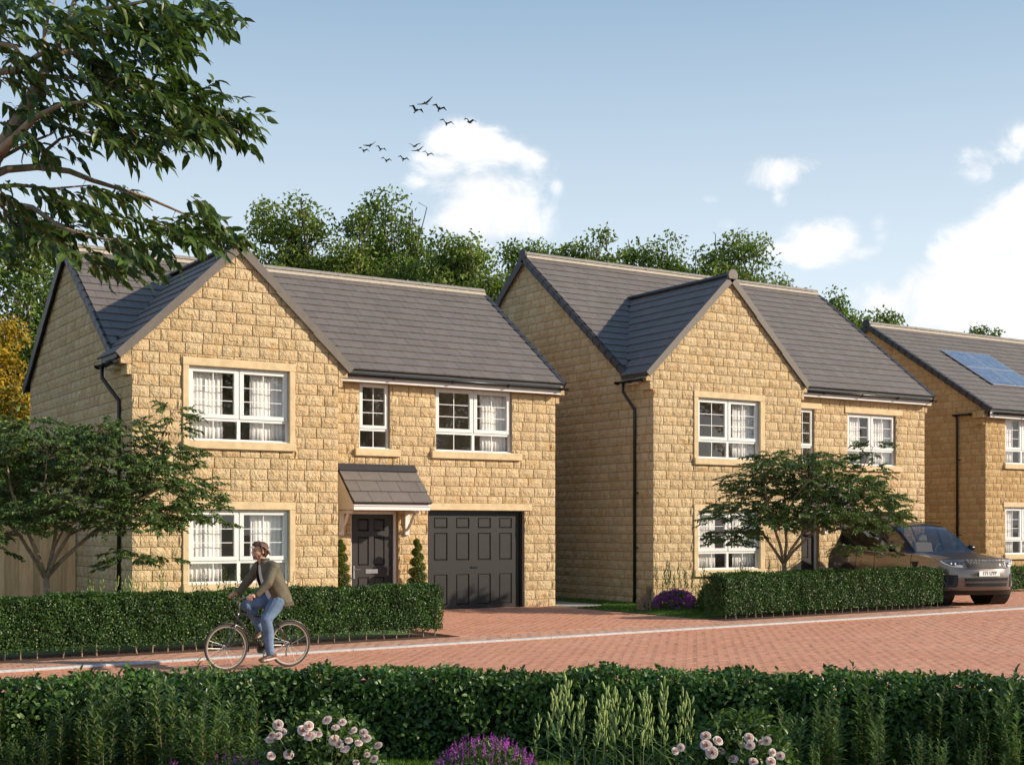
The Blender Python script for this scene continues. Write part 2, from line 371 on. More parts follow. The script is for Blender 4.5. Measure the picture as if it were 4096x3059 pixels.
def sprigs(P0, Dr, Ln, nl, side=.8, droopdir=.35):
    """leaves set alternately along twigs: returns positions, directions, normals and twig end points"""
    n = len(P0); Dr = unit(Dr); t = (np.arange(nl) + .6) / nl
    Ln = np.broadcast_to(Ln, (n,))[:, None, None]
    pos = P0[:, None] + Dr[:, None] * t[None, :, None] * Ln; pos[:, :, 2] -= (t**2)[None] * Ln[:, :, 0] * .25
    S = unit(np.cross(Dr, [0, 0, 1.0]) + RNG.normal(size=Dr.shape) * .15); sg = np.where(np.arange(nl) % 2 == 0, 1, -1)[None, :, None]
    d = Dr[:, None] * .7 + S[:, None] * sg * side + np.array([0, 0, -droopdir]) + RNG.normal(size=pos.shape) * .3
    nn = np.array([0, 0, 1.0]) + RNG.normal(size=pos.shape) * .45
    tip = P0 + Dr * Ln[:, 0]; tip[:, 2] -= Ln[:, 0, 0] * .25
    return pos.reshape(-1, 3), d.reshape(-1, 3), nn.reshape(-1, 3), tip
def twigs_mesh(A, B, r, name, m, parent):
    """many thin three-sided twigs A->B"""
    n = len(A); D = unit(B - A); u = unit(np.cross(D, [.3, .2, 1.0])); v = np.cross(D, u); V = []
    for (Pn, rr) in ((A, r), (B, r * .35)):
        for k in range(3):
            a = 2*math.pi*k/3; V.append(Pn + (u*math.cos(a) + v*math.sin(a)) * np.broadcast_to(rr, (n,))[:, None])
    V = np.stack(V, 1).reshape(-1, 3); b = np.arange(n)[:, None] * 6
    F = np.concatenate([b + [0, 1, 4, 3], b + [1, 2, 5, 4], b + [2, 0, 3, 5]], 0)
    o = mk(name, V, F, m, parent); o['kind'] = 'stuff'; return o

# ------------------------------------------------------------------ stone walls
BH = .2085
def block_variant(i):
    rg = np.random.default_rng(100 + i); nx, nz = 5, 3; V = []; F = []
    for j in range(nz):
        for k in range(nx):
            edge = j in (0, nz-1) or k in (0, nx-1)
            V.append((k/(nx-1)*.97 + .015, .012 + (rg.uniform(-.003, .003) if edge else rg.uniform(.006, .028)), j/(nz-1)*.95 + .025))
    for j in range(nz-1):
        for k in range(nx-1):
            a = j*nx+k; F.append((a, a+1, a+nx+1, a+nx))
    ring = [j for j in range(nx)] + [nx-1 + nx*j for j in range(1, nz)] + [nx*(nz-1)+k for k in range(nx-2, -1, -1)] + [nx*j for j in range(nz-2, 0, -1)]
    b = len(V)
    for q in ring: x, y, z = V[q]; V.append(((x-.5)*1.012+.5, -.02, (z-.5)*1.02+.5))
    n = len(ring)
    for q in range(n): F.append((ring[(q+1) % n], ring[q], b+q, b+(q+1) % n))
    return np.array(V), F
BV = [block_variant(i) for i in range(10)]
BME = []
for i, (V, F) in enumerate(BV):
    me = bpy.data.meshes.new('stone_block'); me.from_pydata([tuple(v) for v in V], [], F); BME.append(me)
BME_BY = {}
def block_mesh(i, mname):
    if (i, mname) not in BME_BY:
        me = BME[i].copy(); me.materials.append(M[mname]); BME_BY[(i, mname)] = me
    return BME_BY[(i, mname)]
def clip_poly(pl, a, b, c):       # keep a*u+b*z<=c
    o = []
    for i in range(len(pl)):
        p, q = pl[i], pl[(i+1) % len(pl)]; fp, fq = a*p[0]+b*p[1]-c, a*q[0]+b*q[1]-c
        if fp <= 0: o.append(p)
        if (fp < 0 < fq) or (fq < 0 < fp):
            t = fp/(fp-fq); o.append((p[0]+(q[0]-p[0])*t, p[1]+(q[1]-p[1])*t))
    return o
def sub_rect(r, h):
    u0, u1, z0, z1 = r; a0, a1, b0, b1 = h
    if a0 >= u1 or a1 <= u0 or b0 >= z1 or b1 <= z0: return [r]
    o = []
    if a0 > u0: o.append((u0, a0, z0, z1))
    if a1 < u1: o.append((a1, u1, z0, z1))
    m0, m1 = max(u0, a0), min(u1, a1)
    if b1 < z1: o.append((m0, m1, b1, z1))
    if b0 > z0: o.append((m0, m1, z0, b0))
    return [q for q in o if q[1]-q[0] > .035 and q[3]-q[2] > .03]
class Face:
    def __init__(s, O, U, N): s.O, s.U, s.N = Vector(O), Vector(U), Vector(N)
    def p(s, u, z, n=0.0): return s.O + s.U*u + s.N*n + Vector((0, 0, z))
def wall_slab(mb, f, u0, u1, z0, z1, holes, th=.2, lines=()):
    us = sorted({u0, u1} | {x for h in holes for x in h[:2] if u0 < x < u1})
    zs = sorted({z0, z1} | {x for h in holes for x in h[2:] if z0 < x < z1})
    for i in range(len(us)-1):
        for j in range(len(zs)-1):
            cu, cz = (us[i]+us[i+1])/2, (zs[j]+zs[j+1])/2
            if any(h[0] < cu < h[1] and h[2] < cz < h[3] for h in holes): continue
            pl = [(us[i], zs[j]), (us[i+1], zs[j]), (us[i+1], zs[j+1]), (us[i], zs[j+1])]
            for l in lines: pl = clip_poly(pl, *l) if pl else pl
            if len(pl) > 2: mb.prism([f.p(u, z, 0) for u, z in pl], -f.N*th)
def lay_blocks(f, u0, u1, z0, z1, holes, linefn=None, L=.385, seed=1, zbase=0.0):
    """courses of blocks; returns (rect list, clipped polygon list)"""
    rg = random.Random(seed); rects = []; polys = []
    j = 0; z = zbase
    while z < z1 - .02:
        off = (0 if j % 2 else L*.5) + rg.uniform(-.05, .05); u = u0 - L + off if off < L else u0
        u = u0 - rg.uniform(.0, .08) - (L*.5 if j % 2 else 0)
        while u < u1:
            ln = L * rg.choice([1, 1, 1, 1, .82, 1.0, .9]) + rg.uniform(-.008, .008)
            a, b = max(u, u0), min(u+ln, u1)
            if u1 - b < .09: b = u1; ln = b - u + .001
            if a - u0 < .01: a = u0
            r = (a, b, max(z, z0), min(z+BH, z1))
            if b - a > .03 and r[3]-r[2] > .02:
                rs = [r]
                for h in holes: rs = [q for rr in rs for q in sub_rect(rr, h)]
                for q in rs:
                    g = .0045
                    q = (q[0]+g, q[1]-g, q[2]+g, q[3]-g)
                    if linefn:
                        pl = [(q[0], q[2]), (q[1], q[2]), (q[1], q[3]), (q[0], q[3])]; n0 = list(pl)
                        for l in linefn((q[0]+q[1])/2): pl = clip_poly(pl, *l) if pl else pl
                        if len(pl) < 3: continue
                        if pl != n0: polys.append(pl); continue
                    rects.append(q)
            u += ln
        z += BH; j += 1
    return rects, polys
def score(p, area, N=None):
    q = proj(p)
    if not q or not (-40 < q[0] < 4136 and -40 < q[1] < 3100): return -1
    s = area / q[2]**2
    if N is not None: 
        v = (p - Vector((0, 0, 1.8))).normalized(); s *= max(0.0, -v.dot(N))
    return s
def build_blocks(parent_thing, wallpart, faces, mname, nind=300):
    """faces: list of (Face, rects, polys)"""
    allr = []
    for f, rects, polys in faces:
        for q in rects:
            c = f.p((q[0]+q[1])/2, (q[2]+q[3])/2)
            allr.append((score(c, (q[1]-q[0])*(q[3]-q[2]), f.N), f, q, random.randrange(len(BV))))
    allr.sort(key=lambda t: -t[0])
    ind = [t for t in allr[:nind] if t[0] > 0]; rest = allr[len(ind):]
    off = wloc(wallpart)
    for s, f, q, vi in ind:
        o = bpy.data.objects.new('stone_block', block_mesh(vi, mname)); C.objects.link(o); o.parent = wallpart
        w_, h_ = q[1]-q[0], q[3]-q[2]; flip = random.random() < .5
        loc = f.p(q[0], q[2]) - off
        Mx = Matrix(((f.U.x*w_, f.N.x, 0, loc.x), (f.U.y*w_, f.N.y, 0, loc.y), (0, 0, h_, loc.z), (0, 0, 0, 1)))
        o.matrix_basis = Mx
    VV = []; FF = []; b = 0
    for s, f, q, vi in rest:
        V, F = BV[vi]; w_, h_ = q[1]-q[0], q[3]-q[2]
        O = np.array(f.p(q[0], q[2])); Vw = O + np.outer(V[:, 0]*w_, f.U) + np.outer(V[:, 1], f.N) + np.outer(V[:, 2]*h_, (0, 0, 1))
        VV.append(Vw); FF += [tuple(i+b for i in t) for t in F]; b += len(Vw)
    for f, rects, polys in faces:
        for pl in polys:
            n = len(pl); cu = sum(p[0] for p in pl)/n; cz = sum(p[1] for p in pl)/n
            V = [f.p(u, z, -.02) for u, z in pl] + [f.p(u+(cu-u)*.05, z+(cz-z)*.05, .013) for u, z in pl] + [f.p(cu, cz, random.uniform(.016, .034))]
            F = [(i, (i+1) % n, n+(i+1) % n, n+i) for i in range(n)] + [(n+i, n+(i+1) % n, 2*n) for i in range(n)]
            VV.append(np.array([tuple(v) for v in V])); FF += [tuple(i+b for i in t) for t in F]; b += len(V)
    if VV:
        o = mk('stone_block', np.concatenate(VV), FF, M[mname], wallpart); o['kind'] = 'stuff'

# ------------------------------------------------------------------ roof tiles
def tile_unit():
    V = [(0,0,.0),(1,0,.0),(1,1.12,-.004),(0,1.12,-.004),(0,0,.034),(1,0,.034),(1,1.12,.008),(0,1.12,.008)]
    V += [(.012,-.006,.028),(.988,-.006,.028)]
    F = [(0,3,2,1),(4,5,6,7),(0,1,9,8),(8,9,5,4),(1,2,6,5),(3,0,4,7)]
    return np.array(V), F
TV, TF = tile_unit()
TME = bpy.data.meshes.new('roof_tile'); TME.from_pydata([tuple(v) for v in TV], [], TF); TME.materials.append(M['tile'])
def roof_tiles(roofpart, planes, nind=300, tw=.335, row=.31):
    """planes: (O, U, V, ulen, vlen, skip)"""
    L = []
    for (O, U, V, ul, vl, skip) in planes:
        O, U, V = Vector(O), Vector(U).normalized(), Vector(V).normalized(); N = U.cross(V)
        rows = round(vl/row); rh = vl/rows
        for j in range(rows):
            u = -(tw/2 if j % 2 else 0)
            while u < ul - .01:
                a, b = max(u, 0), min(u+tw, ul)
                if b - a > .05:
                    p = O + U*((a+b)/2) + V*(j+.5)*rh
                    if not (skip and skip(p)):
                        L.append((score(p, (b-a)*rh, N), O + U*(a+.002) + V*(j*rh + random.uniform(-.003, .003)) + N*(.006+random.uniform(0, .003)), U, V, N, b-a-.006, rh))
                u += tw
    L.sort(key=lambda t: -t[0]); ind = [t for t in L[:nind] if t[0] > 0]; rest = L[len(ind):]
    off = wloc(roofpart)
    for s, O, U, V, N, w_, h_ in ind:
        o = bpy.data.objects.new('roof_tile', TME); C.objects.link(o); o.parent = roofpart; loc = O - off
        o.matrix_basis = Matrix(((U.x*w_, V.x*h_, N.x, loc.x), (U.y*w_, V.y*h_, N.y, loc.y), (U.z*w_, V.z*h_, N.z, loc.z), (0, 0, 0, 1)))
    VV = []; b = 0; FF = []
    for s, O, U, V, N, w_, h_ in rest:
        VV.append(np.array(O) + np.outer(TV[:, 0]*w_, U) + np.outer(TV[:, 1]*h_, V) + np.outer(TV[:, 2], N)); FF += [tuple(i+b for i in t) for t in TF]; b += len(TV)
    if VV:
        o = mk('roof_tile', np.concatenate(VV), FF, M['tile'], roofpart); o['kind'] = 'stuff'
def verge(parent, O, V, vl, side, m, row=.31, w_=.13, dn=.11, name='verge_cap', long=None):
    """stepped dry-verge caps running up-slope from O; side = outward horizontal vector"""
    O, V, side = Vector(O), Vector(V).normalized(), Vector(side).normalized(); N = Vector((0, 0, 1)) - V*V.z; N.normalize()
    n = round(vl/row) if not long else long; rh = vl/n
    for j in range(n):
        mb = MB(); a = O + V*j*rh; t0 = .052 if not long else .044; t1 = .030 if not long else .043
        def q(s_, v_, n_): return a + side*s_ + V*v_ + N*n_
        e = 1.06 if not long else .992
        pts = [q(-w_*.55, -.008, t0), q(w_*.45, -.008, t0), q(w_*.45, rh*e, t1), q(-w_*.55, rh*e, t1),
               q(-w_*.55, -.008, t0-.03), q(w_*.45-.02, -.008, -dn), q(w_*.45-.02, rh*e, -dn-.02), q(-w_*.55, rh*e, t1-.03), q(w_*.45, -.008, -dn), q(w_*.45, rh*e, -dn-.02)]
        mb.add(pts, [(0,1,2,3),(1,8,9,2),(0,4,5,8,1),(3,2,9,6,7),(4,7,6,5),(5,6,9,8),(0,3,7,4)])
        mb.obj(name, m, parent)
def ridge(parent, A, B, m, r=.125, ln=.45, start_cap=False, mcap=None):
    A, B = Vector(A), Vector(B); D = (B-A); n = max(1, round(D.length/ln)); st = D/n; dn = D.normalized(); s = dn.cross(Vector((0, 0, 1))).normalized()
    for i in range(n):
        mb = MB(); r_ = r + random.uniform(-.002, .002); V = []
        for e in (0, 1):
            c = A + st*i + st*e*.985
            for (ra, dd) in ((r_, 0), (r_-.02, 0)):
                for k in range(7):
                    an = math.pi*k/6; V.append(c + s*math.cos(an)*ra + Vector((0, 0, 1))*(math.sin(an)*ra*.72 - .045))
        F = []
        for k in range(6):
            F += [(k, k+1, 14+k+1, 14+k), (7+k+1, 7+k, 21+k, 21+k+1), (k, 7+k, 7+k+1, k+1), (14+k+1, 21+k+1, 21+k, 14+k)]
        F += [(0, 14, 21, 7), (6, 13, 27, 20)]
        mb.add(V, F); mb.obj('ridge_tile', m, parent)
    if start_cap:
        mb = MB(); pts = []
        c = A - dn*.03
        for k in range(13):
            an = -R(35) + (math.pi+R(70))*k/12; pts.append(c + s*math.cos(an)*(r+.03) + Vector((0, 0, 1))*(math.sin(an)*(r+.03) - .045))
        mb.prism(pts, dn*.06); mb.obj('ridge_end_cap', mcap or m, parent)

# ------------------------------------------------------------------ windows
PANE = bpy.data.meshes.new('pane'); PANE.from_pydata([(0,0,0),(1,0,0),(1,0,1),(0,0,1)], [], [(0,1,2,3)]); PANE.materials.append(M['glass'])
def curtain(x0, x1, z0, z1, y, label, seed):
    rg = np.random.default_rng(seed); n = 44; V = []; F = []
    ph = rg.uniform(0, 6, 3)
    for j in range(7):
        z = z0 + (z1-z0)*j/6
        for i in range(n+1):
            t = i/n; k = .5 + .5*abs(2*j/6-1)
            V.append((x0+(x1-x0)*t, y + (math.sin(t*(x1-x0)*75+ph[0]) + .6*math.sin(t*(x1-x0)*128+ph[1]))*.016*k + .01*math.sin(t*9+ph[2]), z))
    for j in range(6):
        for i in range(n):
            a = j*(n+1)+i; F.append((a, a+1, a+n+2, a+n+1))
    o = mk('curtain', V, F, M['curtain'], None, True); tag(o, label, 'curtain', 'white curtains behind the windows')
    s = o.modifiers.new('s', 'SOLIDIFY'); s.thickness = .004
def window(parent, x0, x1, z0, z1, y, kind='double', where='', cur=(True, True)):
    """white casement window in a wall facing -Y; y = outer wall plane"""
    yo = y + .045; root_mb = MB(); fd = .05
    W_, H_ = x1-x0, z1-z0; zt = z0 + H_*.30      # transom centre
    cols = [(x0, (x0+x1)/2), ((x0+x1)/2, x1)] if kind == 'double' else [(x0, x1)]
    root_mb.box(x0, x1, yo+.012, yo+.07, z0, z0+.045); root_mb.box(x0, x1, yo+.012, yo+.07, z1-.04, z1)
    root_mb.box(x0, x0+.04, yo+.012, yo+.07, z0+.045, z1-.04); root_mb.box(x1-.04, x1, yo+.012, yo+.07, z0+.045, z1-.04)
    root_mb.box(x0+.04, x1-.04, yo+.010, yo+.07, zt-.035, zt+.02)
    if kind == 'double':
        xm = (x0+x1)/2
        root_mb.box(xm-.032, xm+.032, yo+.008, yo+.07, z0+.045, zt-.035); root_mb.box(xm-.032, xm+.032, yo+.008, yo+.07, zt+.02, z1-.04)
    fr = root_mb.obj('window', M['white'], parent)
    off = wloc(fr)
    cill = MB().box(x0-.015, x1+.03, yo-.045, yo+.011, z0-.014, z0+.022).obj('window_cill', M['white'], fr)
    bars = []
    for (a, b) in cols:
        sx0, sx1, sz0, sz1 = a+(.018 if a == x0 else .012), b-(.018 if b == x1 else .012), zt+.012, z1-.018
        t = .085 if kind == 'double' else .075
        s = MB(); s.box(sx0, sx1, yo-.008, yo+.05, sz0, sz0+t*.92); s.box(sx0, sx1, yo-.008, yo+.05, sz1-t, sz1)
        s.box(sx0, sx0+t, yo-.008, yo+.05, sz0+t*.92, sz1-t); s.box(sx1-t, sx1, yo-.008, yo+.05, sz0+t*.92, sz1-t)
        bevel(s.obj('sash', M['white'], fr), .006)
        gx0, gx1, gz0, gz1 = sx0+t, sx1-t, sz0+t*.92, sz1-t; gm = (gx0+gx1)/2
        bars.append((gm-.008, gm+.008, gz0, gz1)); g = []
        zz = [gz0 + (gz1-gz0)*k/3 for k in range(4)]
        for k in (1, 2): bars.append((gx0, gm-.008, zz[k]-.007, zz[k]+.007)); bars.append((gm+.008, gx1, zz[k]-.007, zz[k]+.007))
        for k in range(3):
            for (u0, u1) in ((gx0, gm), (gm, gx1)): g.append((u0, u1, zz[k], zz[k+1]))
        lx0, lx1 = a+(.04 if a == x0 else .032), b-(.04 if b == x1 else .032)
        lm = gm; bars.append((lm-.008, lm+.008, z0+.045, zt-.035))
        g += [(lx0, lm, z0+.045, zt-.035), (lm, lx1, z0+.045, zt-.035)]
        for (u0, u1, v0, v1) in g:
            o = bpy.data.objects.new('pane', PANE); C.objects.link(o); o.parent = fr
            o.location = Vector((u0, yo+.03+random.uniform(-.0004, .0004), v0)) - off; o.scale = (u1-u0, 1, v1-v0)
            o.rotation_euler = (random.uniform(-.004, .004), 0, random.uniform(-.004, .004))
    for (a, b, c_, d) in bars: MB().box(a, b, yo+.018, yo+.028, c_, d).obj('glazing_bar', M['white'], fr)
    # the dark room behind, open towards the glass
    rb = MB(); X0, X1, Y0, Y1, Z0, Z1 = x0-.35, x1+.35, y+.202, y+2.4, z0-.5, z1+.12
    rb.add([(X0,Y0,Z0),(X1,Y0,Z0),(X1,Y1,Z0),(X0,Y1,Z0),(X0,Y0,Z1),(X1,Y0,Z1),(X1,Y1,Z1),(X0,Y1,Z1)], [(0,1,2,3),(4,7,6,5),(1,5,6,2),(2,6,7,3),(3,7,4,0)])
    rb.obj('room', M['interior'], fr)
    sd = int(x0*100+z0*10)
    if kind == 'double':
        if cur[0]: curtain(x0-.02, x0+W_*.36, z0+.02, z1+.05, yo+.15, 'white curtain at left in ' + where, sd)
        if cur[1]: curtain(x1-W_*.36, x1+.02, z0+.02, z1+.05, yo+.15, 'white curtain at right in ' + where, sd+1)
def stone_trim(parent, name, x0, x1, y0, y1, z0, z1, bv=.012): return bevel(MB().box(x0, x1, y0, y1, z0, z1).obj(name, M['trim'], parent), bv, 2)
def gutter(parent, A, B, out, m=None):
    """half round gutter from A to B; out = outward horizontal"""
    A, B, out = Vector(A), Vector(B), Vector(out).normalized(); mb = MB(); V = []; r = .056
    for c in (A, B):
        for (ra) in (r, r-.006):
            for k in range(9):
                an = math.pi + math.pi*k/8; V.append(c + out*(math.cos(an)*ra + r) + Vector((0, 0, 1))*(math.sin(an)*ra))
    F = []
    for k in range(8): F += [(k, 18+k, 18+k+1, k+1), (9+k, 9+k+1, 27+k+1, 27+k), (k, k+1, 9+k+1, 9+k), (18+k+1, 18+k, 27+k, 27+k+1)]
    F += [(0, 9, 27, 18), (8, 26, 35, 17)]
    mb.add(V, F); g = mb.obj('gutter', m or M['black'], parent, True)
    for c, s in ((A, -1), (B, 1)):
        d = (B-A).normalized()*s
        MB().prism([c + out*(math.cos(math.pi+math.pi*k/8)*.060 + r) + Vector((0, 0, 1))*(math.sin(math.pi+math.pi*k/8)*.060 if 0 < k < 8 else .004) for k in range(9)], d*.012).obj('gutter_end', M['black'], g)
    n = max(2, round((B-A).length/1.35))
    for i in range(n+1):
        c = A + (B-A)*((i+.12)/(n+.24)); d = (B-A).normalized()
        MB().tube([c + out*(math.cos(math.pi*(1+k/6))*.066 + r) + Vector((0, 0, 1))*(math.sin(math.pi*(1+k/6))*.066) for k in range(7)], .011, 6).obj('gutter_bracket', M['black'], g)
def downpipe(parent, pts, clips):
    o = MB().tube(pts, .036, 10).obj('downpipe', M['black'], parent, True)
    for c in clips:
        c = Vector(c); MB().obox(c, (.045, 0, 0), (0, .055, 0), (0, 0, .014)).obj('pipe_clip', M['black'], o)
def panel_door(parent, name, x0, x1, z0, z1, y, cols, rows, m=None):
    """rows: (z0,z1) list, cols: (x0,x1) list; raised and fielded panels"""
    m = m or M['door']; mb = MB()
    us = sorted({x0, x1} | {c for cc in cols for c in cc}); zs = sorted({z0, z1} | {c for cc in rows for c in cc})
    for i in range(len(us)-1):
        for j in range(len(zs)-1):
            if (us[i], us[i+1]) in cols and (zs[j], zs[j+1]) in rows: continue
            mb.box(us[i], us[i+1], y, y+.05, zs[j], zs[j+1])
    d = mb.obj(name, m, parent)
    for (a, b) in cols:
        for (c_, e) in rows:
            r = MB(); g, k = .012, .036
            def ring(i_, yy): return [(a+i_, yy, c_+i_), (b-i_, yy, c_+i_), (b-i_, yy, e-i_), (a+i_, yy, e-i_)]
            V = ring(0, y) + ring(g, y+.024) + ring(k, y+.006)
            F = [(i, (i+1) % 4, 4+(i+1) % 4, 4+i) for i in range(4)] + [(4+i, 4+(i+1) % 4, 8+(i+1) % 4, 8+i) for i in range(4)] + [(8, 9, 10, 11)]
            r.add(V, F).obj('panel', m, d)
    return d

# ------------------------------------------------------------------ houses
def canopy(parent, x0, x1, yw):
    yb_, zf, zt = yw-.78, 2.30, 3.10
    root = MB().prism([(x0, yw, 3.0), (x0, yb_+.02, 2.27), (x0, yb_+.02, 2.18), (x0, yw, 2.18)], (.03, 0, 0)).add([], []).obj('porch_canopy', M['fascia'], parent)
    MB().prism([(x1-.03, yw, 3.0), (x1-.03, yb_+.02, 2.27), (x1-.03, yb_+.02, 2.18), (x1-.03, yw, 2.18)], (.03, 0, 0)).obj('canopy_cheek', M['fascia'], root)
    MB().box(x0, x1, yb_, yb_+.019, 2.17, 2.29).box(x0-.01, x1+.01, yb_-.02, yb_-.001, 2.25, 2.29).obj('canopy_fascia', M['white'], root)
    MB().box(x0+.03, x1-.03, yb_+.02, yw-.003, 2.185, 2.2).obj('canopy_soffit', M['fascia'], root)
    O = Vector((x0-.03, yb_-.05, 2.285)); T = Vector((x0-.03, yw-.0, zt-.03)); Vd = (T-O)
    MB().prism([(x0-.02, yb_-.02, 2.29), (x0-.02, yw-.002, 3.02), (x0-.02, yw-.002, 3.05), (x0-.02, yb_-.02, 2.32)], (x1-x0+.04, 0, 0)).obj('canopy_deck', M['verge'], root)
    Vn = Vd.normalized(); N = Vector((1, 0, 0)).cross(Vn); rows = 3; rh = (Vd.length-.16)/rows
    for j in range(rows):
        u = -(.2 if j % 2 else .05)
        while u < x1-x0+.06:
            a, b = max(u, 0), min(u+.46, x1-x0+.06)
            if b-a > .04:
                o = bpy.data.objects.new('canopy_tile', TME); C.objects.link(o); o.parent = root; loc = O + Vector((1, 0, 0))*a + Vn*j*rh + N*.035 - wloc(root)
                w_ = b-a-.008
                o.matrix_basis = Matrix(((w_, 0, 0, loc.x), (0, Vn.y*rh, N.y, loc.y), (0, Vn.z*rh, N.z, loc.z), (0, 0, 0, 1)))
            u += .46
    p0 = O + Vn*(Vd.length-.2) + N*.068
    MB().prism([p0, p0+N*.01, p0+Vn*.2+N*.012, p0+Vn*.2], (x1-x0+.06, 0, 0)).obj('lead_flashing', M['verge'], root)
    for bx in (x0+.02, x1-.2):
        b = MB(); b.box(bx, bx+.10, yw-.075, yw-.016, 1.66, 2.165); b.box(bx+.001, bx+.099, yw-.5, yw-.076, 2.10, 2.168)
        n = 9; A = [(bx+.02, yw-.075-.36*(i/n)**1.0, 1.76+.34*(i/n)**1.45) for i in range(n+1)]
        b.tube(A, .034, 6); b.obj('canopy_bracket', M['fascia'], root)
def house(nm, label, x0, x1, yf, yb, yw=None, wx=None, eave=None, ridge_=None, weave=None, wapex=None, wins=(), door=None, garage=None, zg=0.0, mname='stone', L=.385, seed=1, nblk=300, ntile=300):
    root = thing(nm, (x0, yf, 0), label, 'house', 'new stone houses in a row')
    ye, ze = eave; yr, zr = ridge_; sl = (zr-ze)/(yr-ye)
    wt = ze + sl*(yf-ye) - .05                                   # wall head at the front
    # openings
    mainh = []; wingh = []
    for q in wins:
        (wingh if q['wing'] else mainh).append(q)
    def hole(q):
        a = [(q['x0'], q['x1'], q['z0'], q['z1'])]
        return a
    wall = MB()
    fm = Face((0, yf, 0), (1, 0, 0), (0, -1, 0)); xs = wx if wx else x0
    mh = [h for q in mainh for h in hole(q)]
    if door: mh.append((door[0], door[1], -.1, door[2]))
    if garage: mh.append((garage[0], garage[1], -.1, garage[2]))
    wall_slab(wall, fm, xs, x1, -.1, wt, mh)
    if wx:
        fw = Face((0, yw, 0), (1, 0, 0), (0, -1, 0)); wh = [h for q in wingh for h in hole(q)]
        xa, za = wapex; xe, zwe = weave; ws = (za-zwe)/(xa-xe)
        gl = [(-ws, 1, zwe - ws*xe - .05), (ws, 1, zwe + ws*(2*xa-xe) - .05)]
        wall_slab(wall, fw, x0, wx, -.1, zwe-.05, wh)
        wall_slab(wall, fw, x0-.2, wx+.2, zwe-.05, za, [], lines=gl)
        wall.box(x0, x0+.2, yw+.2, yf+.2, -.1, zwe-.05); wall.box(wx-.2, wx, yw+.2, yf, -.1, zwe-.05)
    # left side, right side and back
    fs = Face((x0, yb, 0), (0, -1, 0), (-1, 0, 0)); um = yb-yf; up = yb-yr; Y0 = yw if wx else yf
    lin = [(sl, 1, zr-.07+sl*up), (-sl, 1, zr-.07-sl*up)]
    wall_slab(wall, Face((x0-.003, yb, 0), (0, -1, 0), (-1, 0, 0)), 0, um-(0 if wx else .004), -.1, zr, [], lines=lin)
    fr_ = Face((x1, yb, 0), (0, -1, 0), (1, 0, 0)); wall_slab(wall, fr_, 0, um, -.1, zr, [], lines=lin)
    wall.box(x0+.2, x1-.2, yb-.2, yb, -.1, wt)
    wo = wall.obj('wall', M['mortar'], root)
    faces = []
    bh = [h for q in mainh for h in [(q['x0'], q['x1'], q['z0'], q['z1'])]] + mh
    def surr(q):
        o = []
        if q.get('lin'): o.append((q['lin'][0], q['lin'][1], q['z1'], q['z1']+.148))
        o.append((q['sill'][0], q['sill'][1], q['z0']-.15, q['z0']))
        if q.get('jamb'): o += [(q['sill'][0], q['x0'], q['z0'], q['z1']), (q['x1'], q['sill'][1], q['z0'], q['z1'])]
        return o
    bh = mh + [s for q in mainh for s in surr(q)]
    if garage: bh.append((garage[0]-.17, garage[1]+.18, garage[2], garage[2]+.15))
    faces.append((fm,) + lay_blocks(fm, xs, x1+.012, -.05, wt, bh, None, L, seed))
    if wx:
        bw = wh + [s for q in wingh for s in surr(q)]
        r1, p1 = lay_blocks(fw, x0-.012, wx+.012, -.05, za, bw, lambda u: gl, L*1.02, seed+1)
        faces.append((fw, r1, p1))
        for sx, sg in ((x0, -1), (wx, 1)):
            for (o1, o2, z0_, z1_) in ((.215, 0, zwe-.17, zwe-.015), (.105, 0, zwe-.36, zwe-.172)):
                u_ = sorted((sx+sg*o1, sx+sg*.014)); wo2 = MB().box(u_[0], u_[1], yw-.013, yw+.34, z0_, z1_-.003)
                k = wo2.obj('kneeler_stone', M[mname], root); bevel(k, .008)
    for sx, sg in ((x1, 1),) + (() if wx else ((x0, -1),)):
        u_ = sorted((sx+sg*.12, sx+sg*.014)); k = MB().box(u_[0], u_[1], yf-.013, yf+.3, ze-.44, ze-.255).obj('kneeler_stone', M[mname], root); bevel(k, .008)
        u_ = sorted((sx+sg*.20, sx+sg*.014)); k = MB().box(u_[0], u_[1], yf-.10, yf+.3, ze-.25, ze-.05).obj('kneeler_stone', M[mname], root); bevel(k, .008)
    def sidel(u): return lin if u < um+.05 else [(0, 1, (zwe if wx else wt)-.1)]
    faces.append((fs,) + lay_blocks(fs, 0, yb-Y0+.0, -.05, zr, [], sidel, L*.97, seed+2))
    build_blocks(root, wo, faces, mname, nblk)
    # dressed stone and windows
    for q in wins:
        yy = yw if q['wing'] else yf; s = q['sill']
        stone_trim(root, 'stone_sill', s[0], s[1], yy-.085, yy+.08, q['z0']-.15, q['z0']+.003)
        if q.get('lin'): stone_trim(root, 'stone_lintel', q['lin'][0], q['lin'][1], yy-.045, yy+.09, q['z1']-.003, q['z1']+.148)
        if q.get('jamb'):
            stone_trim(root, 'stone_jamb', s[0]+.003, q['x0']+.004, yy-.045, yy+.10, q['z0']+.004, q['z1']-.004)
            stone_trim(root, 'stone_jamb', q['x1']-.004, s[1]-.003, yy-.045, yy+.10, q['z0']+.004, q['z1']-.004)
        window(root, q['x0'], q['x1'], q['z0'], q['z1'], yy, q['k'], q['where'], q.get('cur', (True, True)))
    # roof
    ov = .07; hy = yb + (yf-ye); zb = zr - sl*(hy-yr)
    roof = MB()
    for (ya, za_, yb2, zb2) in ((ye, ze, yr, zr), (hy, zb, yr, zr)):
        roof.prism([(x0-ov, ya, za_), (x0-ov, yb2, zb2), (x0-ov, yb2, zb2-.07), (x0-ov, ya, za_-.07)], (x1-x0+2*ov, 0, 0))
